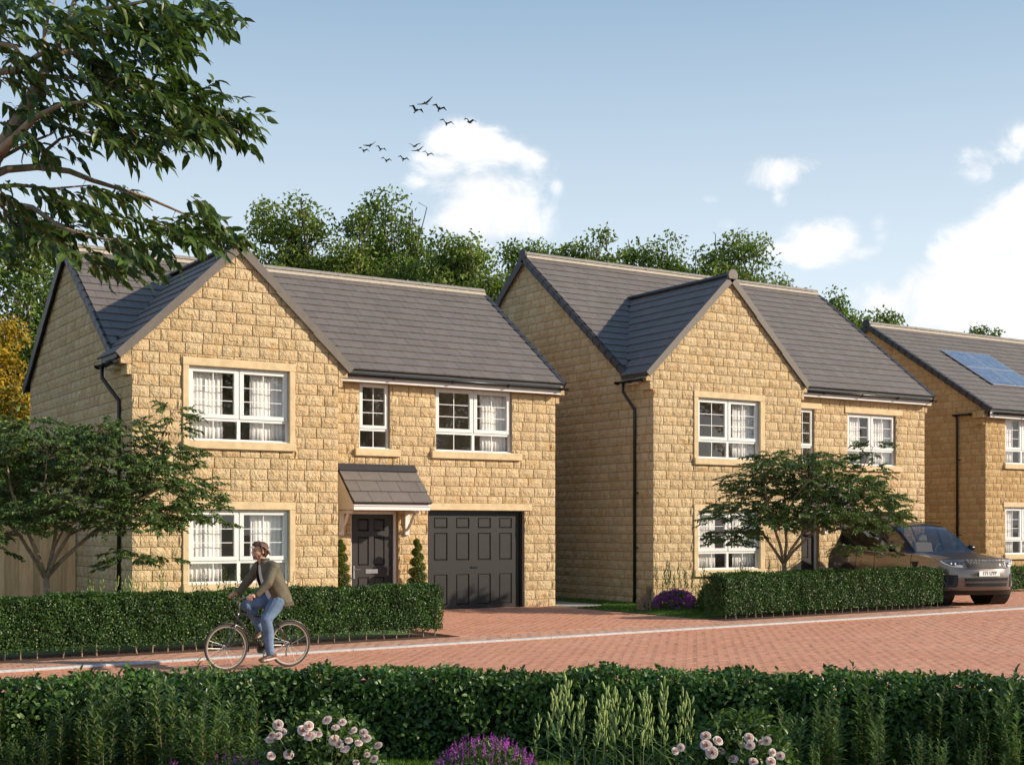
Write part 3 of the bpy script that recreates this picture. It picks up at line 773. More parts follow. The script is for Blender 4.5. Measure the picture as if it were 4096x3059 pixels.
    if wx:
        yend = ye + (za-ze)/sl + .1
        for sgn in (-1, 1):
            xo = xa + sgn*(xa-xe)
            xf = xo + (ze-zwe)/ws*(-sgn)
            roof.prism([(xo, yw-.03, zwe), (xa, yw-.03, za), (xa, yend, za), (xf, ye+.06, ze), (xo, ye+.06, zwe)], (0, 0, -.07))
    ro = roof.obj('roof', M['verge'], root)
    Vf = Vector((0, yr-ye, zr-ze)); planes = []
    def under(p):
        if not wx: return False
        return p.z < za - ws*abs(p.x-xa) - .12 and p.y < ye+(za-ze)/sl
    planes.append(((x0-ov, ye-.03, ze-.02), (1, 0, 0), Vf, x1-x0+2*ov, Vf.length-.03, under))
    if wx:
        zm = lambda p: p.z < ze + sl*(p.y-ye) - .10
        Lw = yend-yw+.03
        Vl = Vector((xa-xe, 0, za-zwe))
        planes.append(((xe, yw-.03+Lw, zwe), (0, -1, 0), Vl, Lw, Vl.length-.05, zm))
        planes.append(((2*xa-xe, yw-.03, zwe), (0, 1, 0), Vector((-(xa-xe), 0, za-zwe)), Lw, Vl.length-.05, zm))
    roof_tiles(ro, planes, ntile)
    # simple tiled back slope
    verge(ro, (x0-ov, ye if not wx else ye+.05, ze), Vf, Vf.length-.1, (-1, 0, 0), M['verge'])
    verge(ro, (x1+ov, ye-.02, ze-.01), Vf, Vf.length-.1, (1, 0, 0), M['verge'])
    Vb = Vector((0, yr-hy, zr-zb)); verge(ro, (x0-ov, hy, zb), Vb, Vb.length-.05, (-1, 0, 0), M['verge'], long=4, dn=.15)
    ridge(ro, (x0-ov-.03, yr, zr+.07), (x1+ov, yr, zr+.07), M['ridge'], start_cap=True, mcap=M['verge'])
    for s_ in (-1, 1):
        MB().prism([(x0-ov, yr+s_*.10, zr+.02), (x0-ov, yr+s_*.155, zr-.02-.045), (x0-ov, yr+s_*.13, zr-.07), (x0-ov, yr+s_*.06, zr)], (x1-x0+2*ov, 0, 0)).obj('ridge_bedding', M['ridgem'], ro)
    if wx:
        for sgn in (-1, 1):
            xo = xa + sgn*(xa-xe); Vw = Vector((-sgn*(xa-xe), 0, za-zwe))
            verge(ro, (xo, yw-.035, zwe), Vw, Vw.length-.03, (0, -1, 0), M['vergeb'], long=3, w_=.12, dn=.10)
        ridge(ro, (xa, yw-.10, za+.055), (xa, yend, za+.055), M['verge'], r=.115, start_cap=True, mcap=M['vergeb'])
    # eaves: soffit, fascia, gutter
    a = (wx+.02) if wx else x0-.03
    MB().box(a+.0 if wx else a, x1+.03, ye+.06, yf-.02, ze-.235, ze-.222).obj('soffit', M['fascia'], root)
    MB().box(a+.0 if wx else a, x1+.02, ye+.035, ye+.055, ze-.25, ze-.035).obj('fascia_board', M['fascia'], root)
    gutter(root, (a+.1, ye+.034, ze-.105), (x1+.15, ye+.034, ze-.105), (0, -1, 0))
    if wx:
        # short eaves run on the left of the wing
        zz = zwe-.06
        MB().box(xe+.04, xe+.06, yw+.34, ye+.02, zz-.14, zz+.02).obj('fascia_board', M['fascia'], root)
        MB().box(xe+.06, x0-.02, yw+.34, ye+.10, zz-.14, zz-.12).obj('soffit', M['fascia'], root)
        gutter(root, (xe+.035, ye+.22, zz-.05), (xe+.035, yw+.03, zz-.05), (-1, 0, 0))
        gx = xe-.02
        yd = yw+.62
        downpipe(root, [(gx, yd+.2, zz-.09), (gx, yd+.2, zz-.30), (x0-.06, yd, zz-.72), (x0-.06, yd, zz-.80), (x0-.06, yd, 0)], [(x0-.04, yd-.05, 2.62), (x0-.04, yd-.05, 1.35)])
    if door:
        dx0, dx1, dz = door[:3]; y = yf+.10
        fr = MB().box(dx0, dx0+.055, y-.01, y+.08, 0, dz).box(dx1-.055, dx1, y-.01, y+.08, 0, dz).box(dx0+.055, dx1-.055, y-.01, y+.08, dz-.055, dz).obj('door_frame', M['white'], root)
        a0, a1 = dx0+.06, dx1-.06; w_ = a1-a0; cc = [(a0+w_*.155, a0+w_*.42), (a0+w_*.54, a0+w_*.80)]
        d = panel_door(root, 'front_door', a0, a1, .02, dz-.06, y+.02, cc, [(.20, .78), (1.02, 1.62), (1.74, 2.0)])
        zc = .90
        MB().box(a0+w_*.34, a0+w_*.63, y+.008, y+.019, zc-.045, zc+.045).obj('letter_plate', M['chrome'], d)
        MB().box(a0+.045, a0+.08, y+.008, y+.019, zc-.15, zc+.12).tube([(a0+.0625, y+.008, zc+.04), (a0+.0625, y-.04, zc+.04), (a0+.18, y-.04, zc+.045)], .010, 8).obj('door_handle', M['chrome'], d)
        MB().box(dx0, dx1, yf-.04, y-.012, -.02, .018).obj('doorstep', M['slab'], root)
        canopy(root, door[3], door[4], yf)
    if garage:
        g0, g1, gz = garage; y = yf+.09
        MB().box(g0, g0+.06, y-.01, y+.08, 0, gz).box(g1-.06, g1, y-.01, y+.08, 0, gz).box(g0+.06, g1-.06, y-.01, y+.08, gz-.05, gz).obj('garage_frame', M['black'], root)
        a0, a1 = g0+.065, g1-.065; w_ = a1-a0; pw = .145*w_
        cc = [(a0+w_*(.063+.2375*i), a0+w_*(.063+.2375*i)+pw) for i in range(4)]; H_ = gz-.05
        d = panel_door(root, 'garage_door', a0, a1, .015, H_, y+.025, cc, [(.13, .80), (1.10, 1.70), (1.80, 2.03)])
        mx = a0+w_*.5; MB().box(mx-.09, mx+.07, y+.008, y+.024, .93, .965).obj('garage_handle', M['black'], d)
        stone_trim(root, 'stone_lintel', g0-.17, g1+.18, yf-.05, yf+.09, gz-.003, gz+.15)
    return root
def win(wing, x0, x1, z0, z1, sill, where, lin=None, jamb=False, k='double', cur=(True, True)):
    return dict(wing=wing, x0=x0, x1=x1, z0=z0, z1=z1, sill=sill, lin=lin, jamb=jamb, k=k, where=where, cur=cur)
H1 = house('house', 'nearest sandstone house, with its gable behind the cyclist and garage door in full view', 7.21, 17.19, 25.2, 31.8, 24.04, 11.25,
  (24.95, 5.06), (28.45, 7.60), (6.92, 4.92), (9.23, 7.12),
  [win(1, 8.245, 10.235, 3.42, 4.80, (8.13, 10.35), 'upstairs gable window of the nearest house', (8.13, 10.35), True),
   win(1, 8.245, 10.235, .765, 2.15, (8.13, 10.35), 'ground floor gable window of the nearest house', (8.13, 10.35), True),
   win(0, 12.29, 12.99, 3.45, 4.83, (12.17, 13.22), 'small window', None, False, 'single'),
   win(0, 14.10, 16.03, 3.45, 4.83, (13.97, 16.26), 'window above the garage of the nearest house', None, False, 'double', (False, True))],
  (12.1, 13.19, 2.15, 11.79, 13.53), (13.91, 16.36, 2.19), seed=11)
H2 = house('house', 'taller stone house in the middle with the cat sitting on its lawn', 19.22, 29.65, 25.3, 33.75, 24.18, 23.85,
  (25.05, 5.44), (29.5, 8.92), (19.0, 5.33), (21.53, 7.78),
  [win(1, 20.53, 22.48, 3.44, 4.86, (20.4, 22.63), 'upstairs gable window of the middle house', (20.4, 22.63), True, 'double', (False, True)),
   win(1, 20.53, 22.48, .82, 2.21, (20.4, 22.63), 'ground floor gable window of the middle house', (20.4, 22.63), True),
   win(0, 24.72, 25.43, 3.50, 4.90, (24.6, 25.62), 'small window', (24.6, 25.67), False, 'single'),
   win(0, 26.66, 28.50, 3.48, 4.86, (26.53, 28.72), 'upstairs right window of the middle house', (26.53, 28.74))],
  (24.5, 25.6, 2.15, 24.15, 25.95), (26.40, 28.82, 2.25), seed=23)
H3 = house('house', 'lower stone house at the right edge with solar panels on its roof', 33.0, 43.5, 25.9, 34.9, None, None,
  (25.65, 5.30), (30.4, 8.35), None, None,
  [win(0, 33.92, 35.55, 3.72, 5.11, (33.82, 35.70), 'upstairs window of the far right house', None, False, 'double', (True, True)),
   win(0, 33.92, 35.55, 1.02, 2.43, (33.82, 35.70), 'ground floor window of the far right house', (33.80, 35.70), False, 'double', (True, True)),
   ], None, None, seed=37, mname='stone3', nblk=300, ntile=300)
gutter(H3, (32.95, 26.95, 5.21), (32.95, 25.75, 5.21), (-1, 0, 0))
downpipe(H3, [(32.90, 26.85, 5.15), (32.92, 26.85, 5.0), (32.94, 26.85, 0)], [(32.96, 26.80, 3.85), (32.96, 26.80, 1.6)])
# solar panels lie on the roof: one thing each
SL3 = Vector((0, 30.4-25.65, 8.35-5.30)).normalized(); N3 = Vector((1, 0, 0)).cross(SL3)
cell = newmat('solar_cell'); r_, pos_ = island(cell)
setb(cell, Base_Color=cell.mix(r_, (.13, .17, .25, 1), (.20, .26, .36, 1)), Roughness=.22, Metallic=.3); cell.b.inputs['Coat Weight'].default_value = .6
M['frame'] = plain('panel_frame', (.62, .63, .65), .35, metal=.7)
POSN = {(0, 0): 'lower left', (1, 0): 'lower right', (0, 1): 'upper left', (1, 1): 'upper right'}
for i in range(2):
    for j in range(2):
        o0 = Vector((34.74 + i*1.16, 27.0, 5.30 + (27.0-25.65)*.642)) + SL3*(j*1.19) + N3*.07
        t = thing('solar_panel', o0, f'{POSN[(i, j)]} of four blue solar panels set in the roof of the right-hand house', 'solar panel', 'solar panels on the far roof')
        MB().obox(o0 + Vector((.57, 0, 0)) + SL3*.585, (.572, 0, 0), SL3*.585, N3*.014).obj('panel_frame', M['frame'], t)
        mb = MB()
        for a in range(6):
            for b in range(10):
                c_ = o0 + Vector((.03 + (a+.5)*.18, 0, 0)) + SL3*(.03 + (b+.5)*.111) + N3*.016
                mb.obox(c_, (.086, 0, 0), SL3*.052, N3*.003)
        mb.obj('solar_cells', cell.mat, t)['kind'] = 'stuff'

# ------------------------------------------------------------------ ground, road, kerb, drives
def kz(x): return 17.34 + (x-3.57)*.0719       # front line of the kerb
ND = Vector((-.0717, .9974, 0)); KD = Vector((.9974, .0717, 0)); K0 = Vector((3.57, 17.34, 0))
def kp(s, n, z=0): p = K0 + KD*s + ND*n; p.z = z; return p
def sheet(name, pts, z, m, kind='structure', parent=None):
    if z > .03:
        area = sum(pts[i-1][0]*pts[i][1]-pts[i][0]*pts[i-1][1] for i in range(len(pts)))
        o = MB().prism([(p[0], p[1], -.05) for p in (pts if area > 0 else pts[::-1])], (0, 0, z+.05)).obj(name, m, parent)
    else: o = MB().add([(p[0], p[1], z) for p in pts], [tuple(range(len(pts)))]).obj(name, m, parent)

    if parent is None: o['kind'] = kind
    return o
sheet('ground', [(-900, -900), (900, -900), (900, 900), (-900, 900)], -.06, M['field'])
road = sheet('road', [kp(-60, -10), kp(90, -10), kp(90, .0), kp(-60, .0)], -.008, M['joint'])
def pavers(name, parent, s0, s1, n0, n1, z, m, lw=.205, lh=.105, nind=300, inside=None, base=kp, rot=False, h=.05):
    L = []; j = 0; n = n0
    while n < n1 - .01:
        s = s0 - (lw/2 if j % 2 else 0)
        while s < s1:
            a, b = max(s, s0), min(s+lw, s1)
            if b-a > .03:
                p = base((a+b)/2, n+lh/2, z)
                if inside is None or inside(p):
                    q = proj(p); sc = -1
                    if q and -120 < q[0] < 4216 and q[1] < 2830: sc = 1/q[2]
                    if sc > 0: L.append((sc, a, b, n, p))
            s += lw
        n += lh; j += 1
    L.sort(key=lambda t: -t[0]); VV = []; b_ = 0
    ux = (base(1, 0) - base(0, 0)); uy = (base(0, 1) - base(0, 0)); ang = math.atan2(ux.y, ux.x)
    U = np.array([(0,0,-1),(1,0,-1),(1,1,-1),(0,1,-1),(0,0,-.12),(1,0,-.12),(1,1,-.12),(0,1,-.12),(.03,.06,0),(.97,.06,0),(.97,.94,0),(.03,.94,0)], float)
    F = [(0,1,5,4),(1,2,6,5),(2,3,7,6),(3,0,4,7),(4,5,9,8),(5,6,10,9),(6,7,11,10),(7,4,8,11),(8,9,10,11)]
    me = bpy.data.meshes.new(name); me.from_pydata([tuple(v) for v in U], [], F); me.materials.append(m)
    off = wloc(parent); FF = []
    for k, (sc, a, b, n, p) in enumerate(L):
        dz = random.uniform(-.0018, .0012); g = .0025
        if k < nind:
            o = bpy.data.objects.new(name, me); C.objects.link(o); o.parent = parent
            o.location = base(a+g, n+g, z+dz) - off; o.scale = (b-a-2*g, lh-2*g, h); o.rotation_euler = (random.uniform(-.003, .003), random.uniform(-.003, .003), ang)
        else:
            O = np.array(base(a+g, n+g, z+dz)); tl = random.uniform(-.001, .001)
            V = O + np.outer(U[:, 0]*(b-a-2*g), ux) + np.outer(U[:, 1]*(lh-2*g), uy) + np.outer(U[:, 2]*h + U[:, 0]*tl, (0, 0, 1))
            VV.append(V); FF += [tuple(i+b_ for i in t) for t in F]; b_ += len(V)
    if VV: mk(name, np.concatenate(VV), FF, m, parent)['kind'] = 'stuff'
pavers('paving_brick', road, -1.5, 34, -9.1, -.005, 0, M['road'])
UP = .045
# kerb stones
kerb = MB().add([kp(-60, 0, -.02), kp(90, 0, -.02), kp(90, .12, -.02), kp(-60, .12, -.02), kp(-60, 0, .02), kp(90, 0, .02), kp(90, .12, .02), kp(-60, .12, .02)],
   [(4,5,6,7),(0,1,5,4),(2,3,7,6)]).obj('kerb', M['joint']); kerb['kind'] = 'structure'
s = -6.0
while s < 34:
    ln = .915; a, b = s+.004, s+ln-.004; e = random.uniform(-.003, .003)
    mb = MB().prism([kp(a, .003+e, -.02), kp(a, .003+e, .035), kp(a, .016+e, UP+.003), kp(a, .118+e, UP+.003), kp(a, .118+e, -.02)], KD*(b-a)); mb.obj('kerb_stone', M['kerb'], kerb); s += ln
strip = sheet('pavement', [kp(-60, .122), kp(90, .122), kp(90, .97), kp(-60, .97)], UP-.012, M['joint'])
pavers('paving_brick', strip, -1.5, 24, .125, .965, UP, M['margin'], .205, .14)
# drives
def xy(s_, n_, z_=0): return Vector((s_, n_, z_))
d1 = sheet('driveway', [(11.02, 18.85), (17.05, 19.28), (17.05, 25.2), (11.02, 25.2)], UP-.012, M['joint'])
pavers('paving_brick', d1, 11.02, 17.04, 18.7, 25.28, UP-.001, M['road'], nind=260, inside=lambda p: p.y > kz(p.x)+.97+.06, base=xy)
d2 = sheet('driveway', [(24.55, 19.84), (32.8, 20.4), (32.8, 25.9), (24.55, 25.9)], UP-.012, M['joint'])
pavers('paving_brick', d2, 24.55, 32.7, 19.7, 25.25, UP-.001, M['road'], nind=200, inside=lambda p: p.y > kz(p.x)+.97+.06, base=xy)
path_ = sheet('path', [(17.08, 24.55), (17.21, 34), (18.35, 34), (18.35, 24.75), (17.9, 24.35), (17.3, 24.28)], UP+.004, M['slab'])
for nm_, pts, z, m in (('garden_soil', [kp(-14, .972), kp(7.30, .972), kp(7.30, 1.9), kp(-14, 1.9)], UP-.006, 'soil'),
                   ('garden_soil', [kp(13.35, .972), kp(21.1, .972), kp(21.1, 1.95), kp(13.6, 1.95)], UP-.006, 'soil'),
                   ('lawn', [kp(-20, 1.905), kp(7.30, 1.905), (11.0, 25.2), (-14, 27.7)], UP-.010, 'lawnbase')):
    sheet(nm_, pts, z, M[m])
lawn_pts = [(17.07, 19.62), (17.07, 24.15), (17.6, 24.25), (18.1, 24.55), (18.36, 25.0), (18.36, 34), (19.2, 34), (19.2, 24.17), (24.5, 24.17), (24.5, 20.85), (17.2, 20.32)]
lawn = sheet('lawn', lawn_pts, UP+.012, M['lawnbase'])
def inpoly(x, y, pts):
    c = np.zeros(len(x), bool); n = len(pts)
    for i in range(n):
        x1, y1 = pts[i]; x2, y2 = pts[(i+1) % n]
        t = ((y1 > y) != (y2 > y)) & (x < (x2-x1)*(y-y1)/((y2-y1) if y2 != y1 else 1e-9) + x1); c ^= t
    return c
def grass(name, x0, x1, y0, y1, n, pts, z, hgt=.04):
    x = RNG.uniform(x0, x1, n); y = RNG.uniform(y0, y1, n)
    k = inpoly(x, y, pts); x, y = x[k], y[k]; n = len(x)
    Pp = np.stack([x, y, np.full(n, z)], 1); D = np.array([0, 0, 1.0]) + RNG.normal(size=(n, 3))*.45; D[:, 2] = np.abs(D[:, 2])+.3
    o = leaves(name, Pp, D, RNG.normal(size=(n, 3)), RNG.uniform(.6, 1.3, n)*hgt, .009, M['grassb']); return o
o = grass('grass', 17.0, 24.5, 19.5, 27, 60000, lawn_pts, UP+.01); o['kind'] = 'stuff'
fl = [G(-300, 8.6), G(4500, 8.6), G(4300, 10.9), G(-200, 10.3)]
sheet('lawn', [(p.x, p.y) for p in fl], .002, M['lawnbase'])
cen = [(P(px, 2112, d).x, P(px, 2112, d).y) for px, d in ((1350, 9.6), (2250, 9.6), (2300, 10.7), (1300, 10.7))]
xs_ = [p[0] for p in cen]; ys_ = [p[1] for p in cen]
o = grass('grass', min(xs_), max(xs_), min(ys_), max(ys_), 26000, cen, 0.0, .045); o['kind'] = 'stuff'

# ------------------------------------------------------------------ fence
fence = thing('fence', (7.2, 27.7, 0), 'tall close boarded timber fence meeting the side wall of the left house', 'fence')
x = 7.15; k = 0
while x > -1.5:
    dy = .0 if k % 2 else .014
    bevel(MB().box(x-.145, x, 27.70-dy, 27.72-dy, .06, 1.92+random.uniform(-.01, .01)).obj('board', M['wood'], fence), .003)
    x -= .137; k += 1
MB().box(-1.5, 7.15, 27.76, 27.81, .4, .48).box(-1.5, 7.15, 27.76, 27.81, 1.5, 1.58).obj('rail', M['wood'], fence)
for x in (6.9, 4.9, 2.9, .9): MB().box(x-.05, x+.05, 27.82, 27.92, 0, 1.9).obj('post', M['wood'], fence)

# ------------------------------------------------------------------ hedges
def hedge(label, A, B, h, th, leaf, dens, m, rough=.05, stems=True, zl=.10, z0=UP, ltop=.0, name='hedge', fine=False):
    A, B = Vector(A), Vector(B); D = (B-A); ln = D.length; D.normalize(); Nn = Vector((D.y, -D.x, 0))   # Nn = towards the camera
    t = thing(name, (A.x, A.y, z0), label, 'hedge')
    An = np.array(A); Dn = np.array(D); NN = np.array(Nn); Z = np.array([0, 0, 1.0])
    def surf(n, kind):
        s_ = RNG.uniform(0, ln, n)
        if kind == 'f': nn = np.full(n, th/2); z = zl + (h-zl)*RNG.random(n)**.92; nv = np.tile(NN, (n, 1))
        elif kind == 'b': nn = np.full(n, -th/2); z = RNG.uniform(zl, h, n); nv = np.tile(-NN, (n, 1))
        elif kind == 't': nn = RNG.uniform(-th/2, th/2, n); z = np.full(n, h*1.0); nv = np.tile(Z, (n, 1))
        else:
            s_ = np.where(RNG.random(n) < .5, 0, ln) if kind == 'e' else s_; nn = RNG.uniform(-th/2, th/2, n); z = RNG.uniform(zl, h, n); nv = np.tile(Dn, (n, 1))*np.where(s_ > 0, 1, -1)[:, None]
        lump = .5*np.sin(s_*5.1+z*3)+.5*np.sin(s_*11.7+z*9+2)+.6*np.sin(s_*2.3+1)+.5*np.sin(nn*23+s_*17)
        dpt = RNG.exponential(rough*.9, n) - rough*.5*lump - rough*.6
        Pp = An + Dn*s_[:, None] + NN*nn[:, None] + Z*z[:, None] - nv*dpt[:, None]
        Pp[:, 2] = np.maximum(Pp[:, 2], zl*.6 + RNG.random(n)*.06)
        return Pp, nv, dpt
    PP = []; DD = []; NV = []
    for kd, ar in (('f', ln*(h-zl)), ('t', ln*th), ('b', ln*(h-zl)*.45), ('e', 2*th*h)):
        n = int(ar*dens); p, nv, dp = surf(n, kd)
        PP.append(p); NV.append(nv + RNG.normal(size=(n, 3))*.75 + Z*.2); DD.append(np.cross(nv, RNG.normal(size=(n, 3))) + nv*.5 + Z*.35)
    # young shoots standing out of the top
    n = int(ln*16); s_ = RNG.uniform(0, ln, n); p0 = An + Dn*s_[:, None] + NN*RNG.uniform(-th/2, th/2, n)[:, None] + Z*(h-.02)
    ps, ds, ns, _ = sprigs(p0, Z + RNG.normal(size=(n, 3))*.35, RNG.uniform(.03, .10, n)*(1+ltop), 5, .8, -.5); PP.append(ps); DD.append(ds); NV.append(ns)
    PP = np.concatenate(PP); DD = np.concatenate(DD); NV = np.concatenate(NV); n = len(PP)
    PP[:, 2] += z0
    leaves('foliage', PP, DD, NV, RNG.uniform(.7, 1.25, n)*leaf, RNG.uniform(.6, .8, n)*leaf, m, t, fine=fine, fold=.15, droop=.1)
    c = A + D*(ln/2); q = th/2 - rough*1.3
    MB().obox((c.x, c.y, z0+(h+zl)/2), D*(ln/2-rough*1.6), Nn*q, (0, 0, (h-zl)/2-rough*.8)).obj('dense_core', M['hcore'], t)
    if stems:
        s_ = .12
        while s_ < ln:
            b = A + D*s_ + Nn*(th/2-.06-random.uniform(0, .05)); l = random.uniform(-.05, .05)
            MB().tube([(b.x, b.y, z0-.03), (b.x+l*.5, b.y, z0+zl*.8), (b.x+l, b.y, z0+zl+.14)], [.013, .011, .008], 5, False).obj('stem', M['bark'], t)
            s_ += random.uniform(.2, .34)
    return t
hedge('long clipped hedge behind the cyclist with bare stems at its foot', kp(-9.5, 1.42), kp(7.33, 1.47), .80, .46, .034, 4600, M['hedge'])
hedge('clipped hedge beneath the small tree, ending beside the parked car', kp(13.85, 1.50), kp(20.72, 1.50), .84, .48, .036, 3900, M['hedge'])
hedge('bright green low hedge right of the parked car beneath the far window', (29.9, 24.3, 0), (37.5, 24.3, 0), .62, .7, .05, 900, M['hedge3'], stems=False, zl=.02)
# near hedge in three slightly turned lengths that read as one
nh = thing('hedge', G(2048, 10.7), 'broad dark hedge along the bottom of the picture behind the roses', 'hedge')
pts = [(-260, 9.55), (500, 10.2), (1250, 10.62), (2400, 10.55), (3300, 10.3), (4350, 9.95)]
WP = [G(px, d) for px, d in pts]
for i in range(5):
    A, B = WP[i], WP[i+1]; e = hedge('x', A, B, .63, .55, .046, 2500, M['hedge2'], rough=.06, stems=False, zl=.02, z0=0, ltop=.5, fine=True)
    for ch in list(e.children):
        ch.location = Vector(ch.location) + Vector(e.location) - Vector(nh.location); ch.parent = nh
    bpy.data.objects.remove(e)

# ------------------------------------------------------------------ trees
def cluster_pts(blobs, n, clump=.34, nclump=60, shell=.55):
    """points gathered in clumps inside ellipsoid blobs (cx,cy,cz,rx,ry,rz)"""
    B = np.array(blobs, float); vol = (B[:, 3]*B[:, 4]*B[:, 5])**.67; vol /= vol.sum()
    bi = RNG.choice(len(B), nclump, p=vol); rad = (shell + (1-shell)*RNG.random(nclump))**.8
    cc = B[bi, :3] + sph(nclump)*rad[:, None]*B[bi, 3:]
    cs = RNG.uniform(.6, 1.35, nclump)*clump
    ci = RNG.integers(0, nclump, n); s = RNG.normal(size=(n, 3)); s = s/np.maximum(1, np.linalg.norm(s, axis=1, keepdims=True)/1.6)
    return cc[ci] + s*cs[ci][:, None]*np.array([1, 1, .75]), cc, ci
def bg_tree(label, base, height, blobs, n, leaf=.16, m='leafbg', nclump=90, clump=.5, cat='tree', group=None, name='tree', trunk_r=.22, sprays=True):
    base = Vector(base); t = thing(name, base, label, cat, group); b = np.array(base)
    B = [(b[0]+q[0], b[1]+q[1], b[2]+q[2], q[3], q[4], q[5]) for q in blobs]
    Pp, cc, ci = cluster_pts(B, n, clump, nclump)
    tn = RNG.random(nclump)[ci]*.5 + RNG.random(n)*.5
    leaves('crown', Pp, sph(n) + [0, 0, -.1], sph(n) + [0, 0, .8], RNG.uniform(.7, 1.3, n)*leaf, RNG.uniform(.45, .7, n)*leaf, M[m], t, rnd=tn)
    mb = MB(); top = Vector((base.x, base.y, base.z+height*.5))
    mb.tube([base, base+Vector((.1, 0, height*.2)), top], [trunk_r, trunk_r*.8, trunk_r*.5], 8)
    tw = MB()
    for q in B:
        c = Vector(q[:3]); md = base.lerp(c, .55)+Vector((0, 0, height*.06)); s0 = Vector((base.x, base.y, base.z+height*random.uniform(.15, .45)))
        jt = lambda k: Vector((random.uniform(-k, k), random.uniform(-k, k), random.uniform(-k, k)*.5)); mb.tube([s0, md.lerp(s0, .4)+jt(.25), md+jt(.3), md.lerp(c, .5)+jt(.35), c+jt(.2), c+Vector((0, 0, q[5]*.4))+jt(.3)], [trunk_r*.4, trunk_r*.3, trunk_r*.2, trunk_r*.13, trunk_r*.07, .012], 6)
    mb.obj('trunk', M['barkd'], t)
    bi = [min(range(len(B)), key=lambda k: sum(((c[j]-B[k][j])/B[k][3+j])**2 for j in range(3))) for c in cc]
    A = np.array([[B[k][0], B[k][1], B[k][2]-B[k][5]*.5] for k in bi]); A = A*.55 + cc*.45 + RNG.normal(size=cc.shape)*.15
    A0 = np.array([[B[k][0], B[k][1], B[k][2]-B[k][5]*.4] for k in bi])
    twigs_mesh(np.concatenate([A0, A]), np.concatenate([A, cc + [0, 0, .2]]), trunk_r*.11, 'limbs', M['barkd'], t)
    return t
def gp(px, d): p = G(px, d); return (p.x, p.y, 0)
def zt(py, d): return 1.8 + (2112-py)/5375*d
BGG = 'trees growing behind the houses'
# left mass
bg_tree('big dense oak at the left edge rising behind the timber fence and the gable', gp(60, 36), 10, [(0,0,7.2,2.6,2.4,2.9),(-1.6,.5,5.2,2.2,2,2.2),(1.2,.4,5.0,1.9,1.8,2.4),(.9,.3,8.4,1.4,1.4,1.5),(0,0,3.2,2.6,2,1.6)], 30000, .17, 'leafbg', 150, .48)
bg_tree('bushy green tree low beside the back corner of the nearest house', gp(-250, 33), 6, [(0,0,3.4,2.4,2,2.3),(1.6,0,2.6,1.5,1.5,1.7),(2.4,.4,1.4,1.3,1.3,1.2)], 15000, .15, 'leafbg', 80, .4)
bg_tree('yellow leaved autumn tree showing between the oak and the nearest house', gp(20, 33.2), 6.2, [(0,0,5.5,.55,.5,.5),(.35,0,4.9,.5,.5,.4),(-.5,0,5.9,.5,.5,.5),(.1,0,6.6,.3,.3,.25)], 3600, .12, 'leafyel', 44, .22, 'tree', None, 'tree', .07)
bg_tree('thin treetop just left of the nearest gable peak above the roof', gp(800, 46), 9.5, [(0,0,9.6,1.4,1.3,1.3),(.8,0,8.4,1.2,1.2,1.2)], 2200, .17, 'leafbg', 26, .36, group=BGG)
def sil(label, px, d, tops, n, m='leafbg2', leaf=.17, nclump=80, clump=.32):
    """tree whose crown blobs reach given photo heights: tops = (px, py_top, r, rz)"""
    b = Vector(gp(px, d)); bl = []
    for (qx, qy, r, rz) in tops:
        for _k in range(3):
            c = P(qx + random.uniform(-1, 1)*r*5375/d*.8, qy + random.uniform(-20, 45), d); bl.append((c.x-b.x, c.y-b.y + random.uniform(-.8, .8), c.z-.25, .28, .28, .34))
        c = P(qx, qy, d); c.z -= rz*1.25; bl.append((c.x-b.x, c.y-b.y + random.uniform(-.8, .8), c.z, r, r, rz))
    bg_tree(label, b, max(q[2] for q in bl), bl, n, leaf, m, nclump, clump, group=BGG)
sil('tall airy tree rising behind the roof of the nearest house, left of the cloud', 1240, 48, [(1120,780,.9,.9),(1090,930,1.3,1.2),(1250,800,1.2,1.2),(1330,860,1.5,1.5),(1200,960,2.2,1.6),(1400,1000,1.8,1.4),(1050,1020,1.1,1.0)], 12500, 'leafbg2', .17, 150, .33)
sil('rounded green treetop in the middle of the tree line behind the nearest house', 1560, 50, [(1480,830,.9,.9),(1560,800,1.0,1.0),(1640,830,1.0,1.0),(1560,900,2.0,1.6),(1450,960,1.6,1.4),(1680,960,1.5,1.4),(1560,1040,2.2,1.3)], 11000, 'leafbg', .17, 130, .35)
sil('loose leafy tree beside the cloud base, above the right end of the nearest roof', 1850, 47, [(1800,965,.7,.7),(1880,975,.6,.7),(1760,1030,1.1,1.0),(1880,1080,1.2,1.1),(1960,1100,.8,.9)], 6500, 'leafbg2', .17, 120, .38)
sil('slender tree filling the gap between the nearest and the middle house', 2040, 52, [(2080,965,.5,.6),(2160,985,.6,.6),(2010,1080,.7,.9),(2070,1150,.8,1.0),(1990,1220,.9,1.0)], 4200, 'leafbg', .17, 90, .38)
sil('wispy treetop above the left part of the middle house ridge', 2330, 52, [(2230,985,.6,.6),(2340,950,.7,.7),(2400,985,.5,.6),(2310,1060,1.2,.8)], 3600, 'leafbg2', .17, 80, .34)
sil('low leafy treetop behind the middle house ridge left of its gable', 2600, 54, [(2530,975,.6,.7),(2640,975,.7,.7),(2570,1040,1.3,.8),(2720,1055,1.1,.7)], 6000, 'leafbg', .17, 90, .38)
sil('feathery tree crown standing up behind the gable peak of the middle house', 2900, 52, [(2900,920,.8,1.0),(2980,950,.9,1.0),(2830,1000,1.0,1.0),(2970,1040,1.3,1.0),(2860,1080,1.3,.9)], 6500, 'leafbg2', .17, 85, .33)
sil('small treetop peeping over the right slope of the middle house', 3390, 60, [(3350,1195,.6,.6),(3400,1260,.9,.7),(3450,1290,.8,.6)], 2600, 'leafbg', .17, 34, .3)
